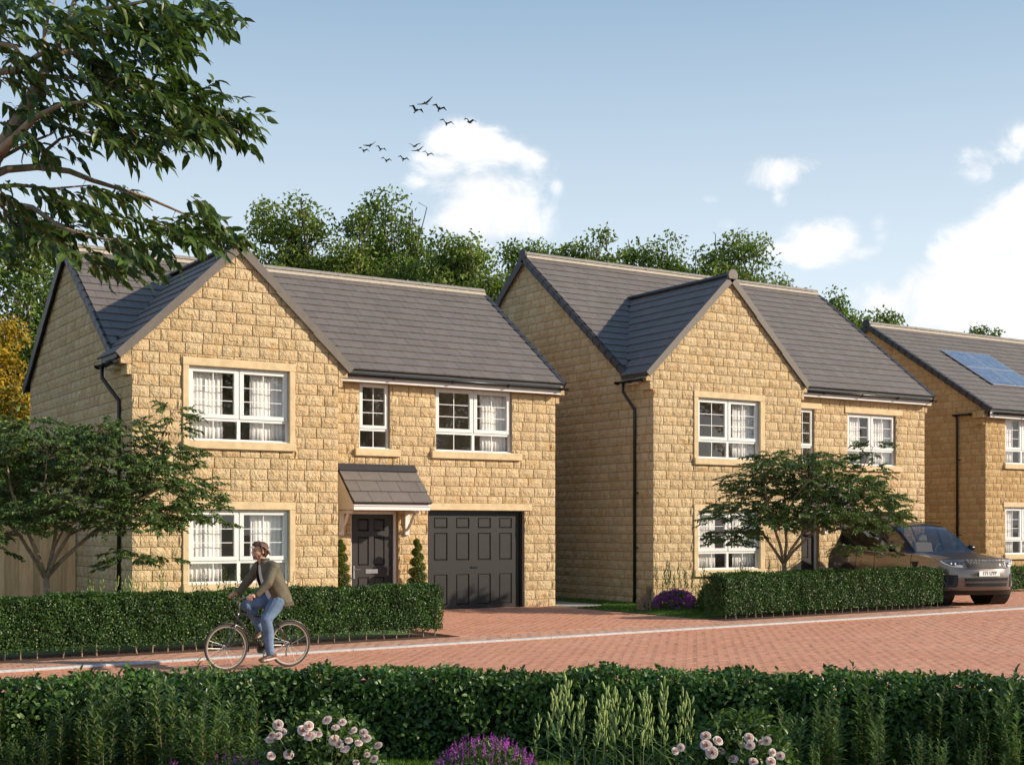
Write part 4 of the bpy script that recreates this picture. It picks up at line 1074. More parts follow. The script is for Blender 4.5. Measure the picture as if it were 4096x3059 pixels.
sil('small dark treetop just above the left end of the far ridge', 3530, 62, [(3530,1245,.7,.6),(3500,1290,.8,.6)], 1700, 'leafbg', .17, 24, .3)
sil('tiny treetop peeping above the ridge of the right-hand house', 3925, 64, [(3925,1312,.55,.5),(3890,1345,.5,.4)], 900, 'leafbg', .16, 16, .26)
sil('faint sprig of leaves over the far end of the middle house ridge', 3155, 58, [(3155,1120,.35,.35)], 260, 'leafbg2', .17, 8, .2)
# wood far behind so that the horizon on the left is closed
n = 26000; bl = [(x_, 66+random.uniform(-2, 2), 2.6, 4, 2, 3.6+random.uniform(-.6, .8)) for x_ in range(-30, 26, 5)]
Pp, cc, ci = cluster_pts(bl, n, .8, 420)
tag(leaves('woodland', Pp, sph(n), sph(n) + [0, 0, .8], RNG.uniform(.3, .5, n), RNG.uniform(.2, .3, n), M['leafbg'], None), 'dense far wood behind the garden fence at the left', 'woodland', None, 'stuff')
# trees behind the viewpoint across the road: they are what the windows mirror
for i, (x_, y_, h_, r_) in enumerate([(26, -9, 9.0, 3.0), (33, -13, 14, 4.2), (43, -21, 15, 4.6), (56, -9, 15, 4.6), (24, -20, 14, 4.2)]):
    bg_tree(f'street tree number out of view', (x_, y_, 0), h_, [(0,0,h_*.72,r_,r_,h_*.26),(r_*.5,0,h_*.55,r_*.75,r_*.75,h_*.2),(-r_*.5,.3,h_*.55,r_*.75,r_*.75,h_*.2)], 9000, .26, 'leafbg', 110, .6, group='trees across the road')
for o in list(C.objects):
    if o.get('label') == 'street tree number out of view': o['label'] = 'tall street tree across the road, out of the picture'

# small multi-stemmed tree, twice
def small_tree(label, base, seed, flip=1, zrot=-YAW):
    rg = random.Random(seed); t = thing('small_tree', base, label, 'tree', 'small trees behind the hedges')
    def W_(u, v, z): return Vector(base) + RGT*u*flip + FWD*v + Vector((0, 0, z))
    stems = [[(0,0,-.05),(0.0,0,.35),(-.02,0,.62)],
      [(-.02,0,.6),(-.22,.05,.95),(-.45,.1,1.35),(-.75,.1,1.7),(-1.15,.2,1.95)],
      [(-.02,0,.6),(-.12,-.1,1.05),(-.3,-.2,1.6),(-.42,-.3,2.1),(-.5,-.3,2.6)],
      [(-.02,0,.6),(.05,.1,1.1),(.08,.25,1.7),(.05,.3,2.3),(.2,.35,2.9)],
      [(-.02,0,.6),(.12,-.05,.95),(.35,-.1,1.35),(.6,-.2,1.9),(.85,-.2,2.6),(1.0,-.2,3.1)],
      [(-.02,0,.62),(.18,.05,.9),(.55,.1,1.3),(1.0,.15,1.75),(1.5,.2,2.1),(2.0,.2,2.35)],
      [(.35,-.1,1.35),(.75,-.25,1.55),(1.3,-.35,1.65),(1.9,-.4,1.7)],
      [(1.0,.15,1.75),(1.3,.1,2.3),(1.6,.1,2.8),(1.85,0,3.45)],
      [(-.45,.1,1.35),(-.8,-.1,1.4),(-1.2,-.2,1.45)],
      [(.05,.1,1.1),(.1,.6,1.6),(.3,1.0,2.2)], [(.08,.25,1.7),(.1,-.4,2.2),(.3,-.9,2.6)]]
    zf = lambda z: z*1.65 if z <= .62 else 1.023 + (z-.62)*.858
    stems = [[(u_, v_, zf(z_)) for u_, v_, z_ in q] for q in stems]
    mb = MB()
    for i, s in enumerate(stems):
        r0 = .062 if i == 0 else (.036 if i < 6 else .02); n = len(s)
        mb.tube([W_(*p) for p in s], [r0*(1-.62*k/(n-1)) if i else .062-.008*k for k in range(n)], 8)
    mb.obj('trunk', M['bark'], t, True)
    layers = [(-.9,0,2.15,.75,.8,.16,90),(-.55,.2,2.75,.7,.7,.18,90),(.15,-.3,3.0,.8,.8,.18,110),(.2,.5,2.45,.95,.8,.18,110),(.95,.1,3.15,.55,.6,.2,70),
      (1.1,-.3,2.65,.85,.8,.16,110),(1.75,.1,2.35,.75,.8,.16,100),(1.85,0,3.25,.28,.3,.36,28),(1.5,-.4,1.95,.7,.6,.13,60),(-1.1,-.1,1.62,.55,.6,.12,50),(.5,-.7,2.1,.8,.6,.12,70),
      (-.2,.1,3.25,.5,.5,.14,45),(1.55,-.5,1.38,.55,.3,.08,22),(-.3,-.7,1.9,.6,.5,.12,40),(2.2,0,2.0,.42,.4,.12,30),(.7,.6,2.0,.9,.6,.12,50),(1.6,.5,2.8,.5,.5,.14,40)]
    P0 = []; DR = []; L_ = []
    for (u, v, z, ru, rv, rz, k) in layers:
        for _ in range(int(k*1.35)):
            a = rg.uniform(0, 6.283); q = math.sqrt(rg.random()); uu, vv = u+ru*q*math.cos(a), v+rv*q*math.sin(a)
            P0.append(W_(uu, vv, z + max(-1.3, min(1.1, rg.gauss(0, 1)))*rz*.9 - .10*q*q)); o = RGT*flip*math.cos(a) + FWD*math.sin(a)
            DR.append(o*1.0 + Vector((rg.gauss(0, .3), rg.gauss(0, .3), rg.gauss(.12, .2)))); L_.append(rg.uniform(.18, .34))
    P0 = np.array([tuple(p) for p in P0]); DR = np.array([tuple(p) for p in DR]); L_ = np.array(L_)
    pos, d, nn, tip = sprigs(P0, DR, L_, 20, .75, .40)
    n = len(pos); leaves('crown', pos, d, nn, RNG.uniform(.7, 1.2, n)*.088, RNG.uniform(.7, 1.2, n)*.036, M['leafsmall'], t)
    # twigs running from the stems out to the sprays
    J = np.array([tuple(W_(*p)) for s in stems[1:] for p in s[2:]])
    k = np.argmin(((P0[:, None]-J[None])**2).sum(-1) + np.where(J[None, :, 2] > P0[:, None, 2]+.05, 3, 0), 1)
    sel = (RNG.random(len(P0)) < .5) & (((P0-J[k])**2).sum(-1) < .5**2)
    A = J[k][sel]; Bq = P0[sel]; mid = A*.5 + Bq*.5 + [0, 0, .06]
    twigs_mesh(np.concatenate([A, mid, P0]), np.concatenate([mid, Bq, tip]), .0045, 'twigs', M['twig'], t)
    return t
small_tree('small spreading multi-stemmed tree in front of the fence at the left edge', G(190, 20.0, UP), 5)
small_tree('small spreading multi-stemmed tree between the middle house door and the parked car', G(3140, 28.3, UP), 6)

# the big tree whose boughs hang in from the left
bt = thing('large_tree', G(-190, 8.0), 'large foreground tree hanging its broad dark leaves into the top left corner', 'tree')
def q2(px, py, d): return P(px*1.8517, py*1.8517, d)
mb = MB()
mb.tube([G(-190, 8.0, -.05), P(-190, 2000, 8.0), P(-150, 1300, 8.0), q2(-50, 480, 8), q2(-15, 345, 8)], [.15, .11, .085, .06, .05], 10)
BR = [([(-15,345),(35,270),(80,185),(115,120),(150,40),(170,-30)], 8.0, 8.2, .048, .010),
      ([(-15,345),(30,300),(75,255),(135,225),(240,215)], 8.0, 7.4, .035, .004),
      ([(92,210),(95,150),(96,60),(120,0)], 8.1, 8.3, .022, .005),
      ([(-20,380),(15,366),(80,361),(150,370),(200,390),(245,404),(320,428),(400,463),(470,488)], 8.0, 8.5, .026, .004),
      ([(-40,430),(20,440),(70,448),(130,490),(190,512),(260,520)], 8.0, 7.6, .022, .005),
      ([(-30,405),(40,400),(110,408),(200,400)], 8.0, 8.7, .016, .004),
      ([(85,360),(100,325),(130,300),(175,288),(240,278)], 8.1, 8.4, .014, .004),
      ([(5,340),(60,310),(110,290),(160,240)], 8.0, 8.6, .012, .004),
      ([(-20,160),(40,150),(85,118),(140,112),(210,128),(260,150),(330,175),(420,205),(500,250)], 8.2, 8.4, .022, .004),
      ([(60,155),(110,165),(170,170),(250,188),(340,215),(430,250),(520,285)], 8.2, 7.9, .014, .003),
      ([(-20,90),(30,100),(70,150),(100,185)], 8.3, 8.2, .02, .006),
      ([(120,125),(180,85),(260,60),(360,50),(460,30)], 8.1, 8.6, .018, .004),
      ([(150,40),(230,20),(330,0),(430,-10)], 8.2, 7.8, .018, .004),
      ([(250,405),(300,430),(330,455)], 8.1, 8.0, .006, .003)]
JP = []
for pts_, d0, d1_, r0, r1 in BR:
    n = len(pts_); pp = [q2(x_, y_, d0+(d1_-d0)*i/(n-1)) for i, (x_, y_) in enumerate(pts_)]; mb.tube(pp, [r0+(r1-r0)*i/(n-1) for i in range(n)], 8)
    for i in range(n-1):
        for k in range(4): JP.append(tuple(pp[i].lerp(pp[i+1], k/4)))
mb.obj('trunk', M['bark'], bt, True)
CL = [(60,30,130,60,60),(200,30,130,60,70),(330,40,110,55,75),(430,25,75,40,50),(390,90,65,30,36),(300,110,90,40,36),(170,95,90,40,30),(40,120,80,50,22),
      (110,180,110,40,22),(230,165,80,35,30),(340,180,90,32,42),(430,210,75,28,42),(500,255,50,25,22),(525,290,28,20,8),(410,255,100,30,50),(300,240,110,35,52),(170,240,100,35,34),
      (50,240,60,40,18),(330,295,95,26,38),(200,290,110,28,26),(440,290,60,20,18),(90,310,80,22,14),(330,338,18,22,5),
      (255,415,55,14,12),(180,425,70,22,16),(150,450,70,20,14),(250,470,60,18,14),(405,478,70,24,26),(465,500,55,28,26),(355,505,60,20,16),(420,520,60,16,12),(300,525,80,22,26),(250,560,70,20,20),
      (180,515,90,22,24),(110,500,80,28,22),(50,480,60,30,20),(40,430,60,30,14),(70,530,80,22,16),(320,565,30,12,6),(460,440,22,16,4),(120,410,50,16,8),(20,560,60,20,8)]
P0 = []; DR = []; L_ = []
for (cx, cy, rx, ry, k) in CL:
    for _ in range(int(k*.50)):
        while True:
            a, b = random.uniform(-1, 1), random.uniform(-1, 1)
            if a*a+b*b < 1: break
        x_, y_ = cx+rx*a-36, cy+ry*b-6; d_ = 8.0 + random.gauss(0, .38)
        P0.append(tuple(q2(x_, y_, d_))); DR.append(tuple(RGT*random.uniform(.5, 1.1) + FWD*random.gauss(0, .5) + Vector((0, 0, random.gauss(-.12, .18))))); L_.append(random.uniform(.14, .24))
P0 = np.array(P0); DR = np.array(DR); L_ = np.array(L_)
pos, d, nn, tip = sprigs(P0, DR, L_, 8, .5, .34)
n = len(pos); leaves('crown', pos, d, nn, RNG.uniform(.75, 1.2, n)*.100, RNG.uniform(.8, 1.15, n)*.040, M['leafbig'], bt, fine=True, droop=.22)
J = np.array(JP); k = np.argmin(((P0[:, None]-J[None])**2).sum(-1), 1); sel = (((P0-J[k])**2).sum(-1) < .17**2) & (RNG.random(len(P0)) < .55)
mid = J[k][sel]*.45 + P0[sel]*.55 + [0, 0, .03]
twigs_mesh(np.concatenate([J[k][sel], mid, P0]), np.concatenate([mid, P0[sel], tip]), .0032, 'twigs', M['twig'], bt)

# ------------------------------------------------------------------ garden plants
def copy_tree(o, loc, rz=0, sc=1.0, label=None):
    c = o.copy(); C.objects.link(c); c.location = loc; c.rotation_euler = (0, 0, rz); c.scale = (sc, sc, sc); WL[c.name] = Vector(loc)
    if label: c['label'] = label
    for ch in o.children:
        d_ = ch.copy(); C.objects.link(d_); d_.parent = c
        for g in ch.children: e = g.copy(); C.objects.link(e); e.parent = d_
    return c
def tall_plant(name, base, h, label, group, m='tall', leaf=.105, nst=4, cat='plant'):
    t = thing(name, base, label, cat, group); b = np.array(Vector(base)); mb = MB(); PP = []; DD = []; NN = []; LL = []
    for s in range(nst):
        a = random.uniform(0, 6.28); lean = random.uniform(.02, .14)*h; hh = h*random.uniform(.72, 1.0) if s else h
        n = 8; pts_ = [(b[0]+math.cos(a)*(.03+lean*(i/n)**1.5), b[1]+math.sin(a)*(.03+lean*(i/n)**1.5), b[2]+hh*i/n) for i in range(n+1)]
        mb.tube(pts_, [.005*(1-.7*i/n) for i in range(n+1)], 5)
        nl = int(hh/.016); ts = np.linspace(.08, 1.0, nl); c = np.array(pts_); pos = np.stack([np.interp(ts*n, np.arange(n+1), c[:, k]) for k in range(3)], 1)
        an = np.arange(nl)*2.4 + random.random(); up = .55 + 1.1*ts
        PP.append(pos); DD.append(np.stack([np.cos(an), np.sin(an), up], 1) + RNG.normal(size=(nl, 3))*.18); NN.append(np.stack([-np.cos(an)*up, -np.sin(an)*up, np.ones(nl)], 1)); LL.append(leaf*(1.15-.55*ts**3)*RNG.uniform(.75, 1.15, nl))
    mb.obj('stem', M['twig'], t)
    PP = np.concatenate(PP); L2 = np.concatenate(LL); base_r = RNG.random()*.25
    leaves('leaves', PP, np.concatenate(DD), np.concatenate(NN), L2, L2*.29, M[m], t, fine=True, fold=.2, droop=.28, rnd=base_r + RNG.random(len(PP))*.72)
    return t
TPL = 'slender leafy plant with narrow upright leaves standing among others before the near hedge'
TPG = 'leafy plants in front of the near hedge'
protos = [tall_plant('leafy_plant', G(300+i*90, 9.3), .62+.05*i, TPL, TPG) for i in range(5)]
for px, py, d_ in [(165,2650,9.7),(280,2520+80,9.9),(400,2640,9.7),(790,2640,9.75),(880,2680,9.6),(690,2690,9.7),(3480,2680,9.75),(3990,2690,9.6)]:
    z_ = P(px, py, d_).z; copy_tree(random.choice(protos), G(px, d_), random.uniform(0, 6), z_/.74)
for i in range(92):
    left = i < 50
    px = random.uniform(-60, 1060) if left else random.uniform(3060, 4160); d_ = random.uniform(8.9, 9.95)
    if not left and px < 3250 and random.random() < .5: continue
    top = random.uniform(2730, 2960) + (9.9-d_)*60
    copy_tree(random.choice(protos), G(px, d_), random.uniform(0, 6), max(.25, P(px, top, d_).z)/.72)
# garden shoots behind the far hedges
def behind(px, n):           # distance along the line of sight to a line n metres behind the kerb
    r = FWD + RGT*((px-2048)/5375); return (n - (-K0).dot(ND))/r.dot(ND)
GP = 'young shoot with narrow leaves growing against the gable wall behind the long hedge'
pg = tall_plant('shrub_shoot', G(800, behind(800, 2.0), UP), 1.05, GP, 'shoots behind the long hedge', leaf=.07, nst=2)
for i, (px, top) in enumerate([(815,2330),(860,2300),(890,2285),(935,2310),(955,2290),(985,2320),(1010,2330),(1150,2300),(1165,2330),(1120,2320),(905,2330),(1180,2340)]):
    d_ = behind(px, 1.95+.1*(i % 4)); copy_tree(pg, G(px, d_, UP), i*1.3, (P(px, top, d_).z-UP)/1.0)
pg2 = tall_plant('shrub_shoot', G(2960, behind(2960, 2.2), UP), 1.1, 'narrow leaved shoot below the gable window of the middle house', 'shoots behind the right hedge', leaf=.09, nst=3)
for i, (px, top) in enumerate([(2930,2280),(2975,2260),(3010,2270),(3060,2250),(3110,2265),(3150,2275),(3180,2260),(2890,2300)]):
    d_ = behind(px, 2.1+.15*(i % 3)); copy_tree(pg2, G(px, d_, UP), i*1.7, (P(px, top, d_).z-UP)/1.05)
def seed_stalk(base, h, label, group, sc=1.0, npod=12):
    t = thing('seed_head_plant', base, label, 'plant', group); b = Vector(base); mb = MB(); lean = Vector((random.uniform(-.06, .06), random.uniform(-.04, .04), 0))
    n = 6; pts_ = [b + lean*(i/n)**1.6*2 + Vector((0, 0, h*i/n)) for i in range(n+1)]; mb.tube(pts_, [.0045*sc*(1-.5*i/n) for i in range(n+1)], 5); mb.obj('stem', M['seed'] if False else M['tallstem'], t)
    pods = MB()
    for i in range(npod):
        z_ = .52 + .46*i/(npod-1); a = i*2.4; p = b + lean*z_**1.6*2 + Vector((0, 0, h*z_)); o = Vector((math.cos(a), math.sin(a), 0)); l = .052*sc*random.uniform(.8, 1.25)
        q = p + o*.014*sc + Vector((0, 0, .012)); e = q + o*.012*sc + Vector((0, 0, l)); pods.tube([p, q, q.lerp(e, .3), q.lerp(e, .7), e], [.002*sc, .005*sc, .0070*sc, .0064*sc, .0012*sc], 6)
    pods.obj('seed_pod', M['pod'], t, True)['kind'] = 'stuff'
    k = 5; an = np.array([random.uniform(0, 6.28) for _ in range(k)]); pos = np.array([tuple(b + Vector((0, 0, h*f))) for f in np.linspace(.02, .4, k)])
    leaves('leaves', pos, np.stack([np.cos(an), np.sin(an), np.full(k, 1.2)], 1), np.stack([-np.cos(an), -np.sin(an), np.full(k, .8)], 1), np.full(k, .26*sc), np.full(k, .016*sc), M['tall'], t, fine=True, droop=.35)
    return t
M['tallstem'] = plain('green_stem', (.10, .15, .05), .6); M['pod'] = plain('seed_pod', (.25, .32, .085), .7, .25, 30)
SL = 'upright green stalk with fat seed heads in the clump before the near hedge'
sp_ = [seed_stalk(G(2300+60*i, 9.2), .6, SL, 'seed head stalks before the near hedge') for i in range(3)]
for i, (px, top) in enumerate([(2125,2880),(2180,2800),(2235,2720),(2260,2760),(2300,2740),(2340,2810),(2375,2830),(2410,2760),(2450,2790),(2470,2770),(2500,2830),(2535,2790),(2570,2830),(2600,2850),(2640,2745),(2660,2790),(2700,2820),(2745,2780),(2765,2800),(2620,2790),(2440,2850),(2560,2770)]):
    d_ = 9.0+.35*((i*7) % 3)/2; copy_tree(sp_[i % 3], G(px, d_), i*1.1, max(.35, P(px, top, d_).z)/.60)
g1 = seed_stalk(G(640, 19.7, UP), 1.1, 'pale stalk in the wispy clump beside the black downpipe of the nearest house', 'pale stalks by the nearest downpipe', 1.5)
for i, px in enumerate([345,375,385,410,460,475,490,510,540,560,580,600,395,525]): copy_tree(g1, G(px, 20.4+.1*(i % 3), UP), i, (P(px, 2330+12*(i % 4), 20.4).z-UP)/1.05)
g2 = seed_stalk(G(2680, 29.6, UP), 1.0, 'pale stalk rising from behind the purple flowers at the middle house wall', 'pale stalks behind the purple flowers', 1.6)
for i, px in enumerate([2630,2648,2665,2690,2705,2730,2745,2765,2790,2805,2820,2675,2755]): copy_tree(g2, G(px, 29.7+.1*(i % 3), UP), i, (P(px, 2272+9*(i % 5), 29.7).z-UP)/1.0)
def dome(name, base, r, h, nl, nf, label, leaf=.035, spike=.07, fm='purple', cat='flowering shrub', sz=.011):
    t = thing(name, base, label, cat); b = np.array(Vector(base))
    s = sph(nl); s[:, 2] = np.abs(s[:, 2]); Pp = b + s*np.array([r, r, h])*(RNG.uniform(.55, 1.0, nl)**.5)[:, None]
    leaves('foliage', Pp, s + RNG.normal(size=(nl, 3))*.6, s + RNG.normal(size=(nl, 3))*.6, RNG.uniform(.7, 1.2, nl)*leaf, leaf*.45, M['tall'], t)
    s = sph(nf); s[:, 2] = np.abs(s[:, 2])*.9+.05; s = unit(s); p0 = b + s*np.array([r, r, h])*.96; k = 16
    tt = np.tile(np.linspace(0, 1, k), nf); ax = unit(s*.5 + [0, 0, 1.0]); L = RNG.uniform(.6, 1.25, nf)*spike
    pos = np.repeat(p0, k, 0) + np.repeat(ax*L[:, None], k, 0)*tt[:, None] + RNG.normal(size=(nf*k, 3))*sz*.45*(1.1-tt[:, None])
    o = leaves('flower_spikes', pos, sph(nf*k) + [0, 0, .5], sph(nf*k), RNG.uniform(.7, 1.2, nf*k)*sz*(1.2-.6*tt), sz*.8, M[fm], t); o['kind'] = 'stuff'
    return t
dome('flower_mound', G(1945, 9.0, -.06), .41, .43, 4500, 420, 'rounded mound of purple flower spikes at the bottom centre beside the rose bush')
dome('flower_mound', G(925, 8.8, -.1), .30, .38, 1800, 120, 'loose purple flowers among the tall leaves left of the larger rose bush')
dome('flower_mound', G(700, 8.9, -.1), .2, .33, 700, 30, 'few small purple blooms low at the bottom edge below the cyclist')
dome('flower_mound', G(2700, 29.2, UP), .53, .40, 4200, 330, 'purple flower mound at the foot of the middle house near the cat', .05, .06, sz=.026)
dome('leafy_shrub', G(2838, 28.2, UP), .26, .55, 1200, 0+1, 'small dark grassy shrub between the purple flowers and the right hedge', .09, .02)
def rose_mesh():
    V = []; F = []; rn = []
    for li, (Rr, H, k) in enumerate([(.009, .034, 3), (.017, .034, 3), (.026, .030, 4), (.035, .024, 5), (.044, .014, 5)]):
        for i in range(k):
            a0 = 6.283*i/k + li*.8 + random.uniform(-.2, .2); sp = 6.283/k*.72; b = len(V); q = random.uniform(-.08, .08)
            for t_ in (0, .5, .85, 1.0):
                for j in range(5):
                    u = (j-2)/2; a = a0 + u*sp*(1-.10*t_); edge = 1 - .12*u*u*(t_ > .6); r_ = Rr*(.35+.65*t_**.55)*(1+.10*(t_ == 1.0)+q); V.append((math.cos(a)*r_, math.sin(a)*r_, H*t_*edge - (.004 if t_ == 1.0 and li > 1 else 0))); rn.append(min(1, .12+.19*li+.12*t_+random.random()*.05))
            for m_ in range(3):
                for j in range(4): F.append((b+m_*5+j, b+m_*5+j+1, b+m_*5+j+6, b+m_*5+j+5))
    me = bpy.data.meshes.new('rose_bloom'); me.from_pydata(V, [], F); at = me.attributes.new('rnd', 'FLOAT', 'POINT'); at.data.foreach_set('value', rn)
    me.materials.append(M['rose']); return me
RM = [rose_mesh() for _ in range(3)]
def rose_bush(label, cx, spots, d0=8.7):
    b = G(cx, d0, -.05); t = thing('rose_bush', b, label, 'rose bush'); n = 7500; bb = np.array(b)
    s = sph(n); s[:, 2] = np.abs(s[:, 2]); Pp = bb + s*np.array([.44, .30, .66])*(RNG.random(n)**.35)[:, None] + RNG.normal(size=(n, 3))*.03
    leaves('foliage', Pp, s + RNG.normal(size=(n, 3))*.8, s + [0, 0, .6] + RNG.normal(size=(n, 3))*.5, RNG.uniform(.7, 1.2, n)*.048, .030, M['tall'], t, fine=True)
    st = MB()
    for i, (px, py, sc) in enumerate(spots):
        p = P(px, py, d0-.22-.12*((i*5) % 4)/4)
        o = bpy.data.objects.new('rose_bloom', RM[i % 3]); C.objects.link(o); o.parent = t; o.location = p - b; o.scale = (sc*.70,)*3
        o.rotation_euler = (R(random.uniform(35, 75)), 0, -YAW + random.uniform(-.5, .5))
        q = Vector((b.x+(p.x-b.x)*.4, b.y+(p.y-b.y)*.4, .1)); st.tube([q, q.lerp(p, .6)+Vector((0, 0, .03)), p-Vector((0, 0, .005))], .0035, 5)
    st.obj('stem', M['tallstem'], t); return t
rose_bush('large rose bush with pale pink blooms at the bottom left of centre', 1290, [(1112,2898,1.05),(1132,2926,.7),(1090,2940,.8),(1114,2942,.75),(1082,2958,.9),(1210,2922,1.15),(1234,2903,1.0),(1243,2946,1.2),(1273,2938,.8),(1310,2880,.95),(1342,2910,.75),(1370,2888,.8),(1338,2960,1.1),(1357,2975,.8),(1394,2962,.8),(1434,2972,.8),(1454,2930,.8),(1466,2953,.95),(1416,2918,.6),(1382,2997,.9),(1513,2982,.9),(1498,3034,.8),(1154,3017,.95),(1083,3022,.85),(1424,3050,.7),(1468,3018,.6),(1405,2928,.5)])
rose_bush('smaller rose bush with pink blooms at the bottom right of centre', 2960, [(2823,2945,1.05),(2870,2963,1.0),(2823,2981,1.2),(2847,3008,1.2),(2884,3005,.85),(2994,2950,1.0),(3068,2962,.9),(3002,2982,.9),(2967,2978,.7),(3088,3008,.8),(3122,3022,.85),(2723,2988,.8),(2700,3003,.8),(2932,3036,1.0),(3012,3046,.9),(3082,3046,1.0),(2940,3058,.9),(3045,2967,.6)])
# two clipped spirals beside the front door
def spiral(base, label):
    t = thing('spiral_topiary', base, label, 'topiary', 'clipped spirals beside the front door'); b = Vector(base)
    MB().tube([b, b+Vector((0, 0, 1.45))], .022, 8).obj('trunk', M['barkd'], t)
    MB().lathe(b, [(.14, 0), (.17, .28), (.155, .28), (.13, .24)], seg=16).obj('pot', M['verge'], t)
    n = 9000; t_ = RNG.random(n)**.8; a = t_*2*math.pi*5.6; rr = .185*(1-t_)+.035; tube = .105*(1-t_)+.045
    cx = b.x + np.cos(a)*rr*.62; cy = b.y + np.sin(a)*rr*.62; cz = b.z + .34 + t_*1.16
    s = sph(n); Pp = np.stack([cx, cy, cz], 1) + s*(tube*RNG.uniform(.75, 1.05, n))[:, None]*[1, 1, .72]
    leaves('foliage', Pp, s + RNG.normal(size=(n, 3))*.7, s + RNG.normal(size=(n, 3))*.6, .032, .022, M['topi'], t)
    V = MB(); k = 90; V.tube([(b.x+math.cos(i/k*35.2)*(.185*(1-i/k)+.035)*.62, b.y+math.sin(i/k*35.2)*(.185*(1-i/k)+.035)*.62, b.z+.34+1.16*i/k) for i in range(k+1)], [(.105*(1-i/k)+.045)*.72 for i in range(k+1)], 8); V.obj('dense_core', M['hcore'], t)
    return t
spiral((11.72, 24.88, UP), 'clipped spiral evergreen left of the front door below the porch')
spiral((13.44, 24.80, UP), 'clipped spiral evergreen between the front door and the garage door')

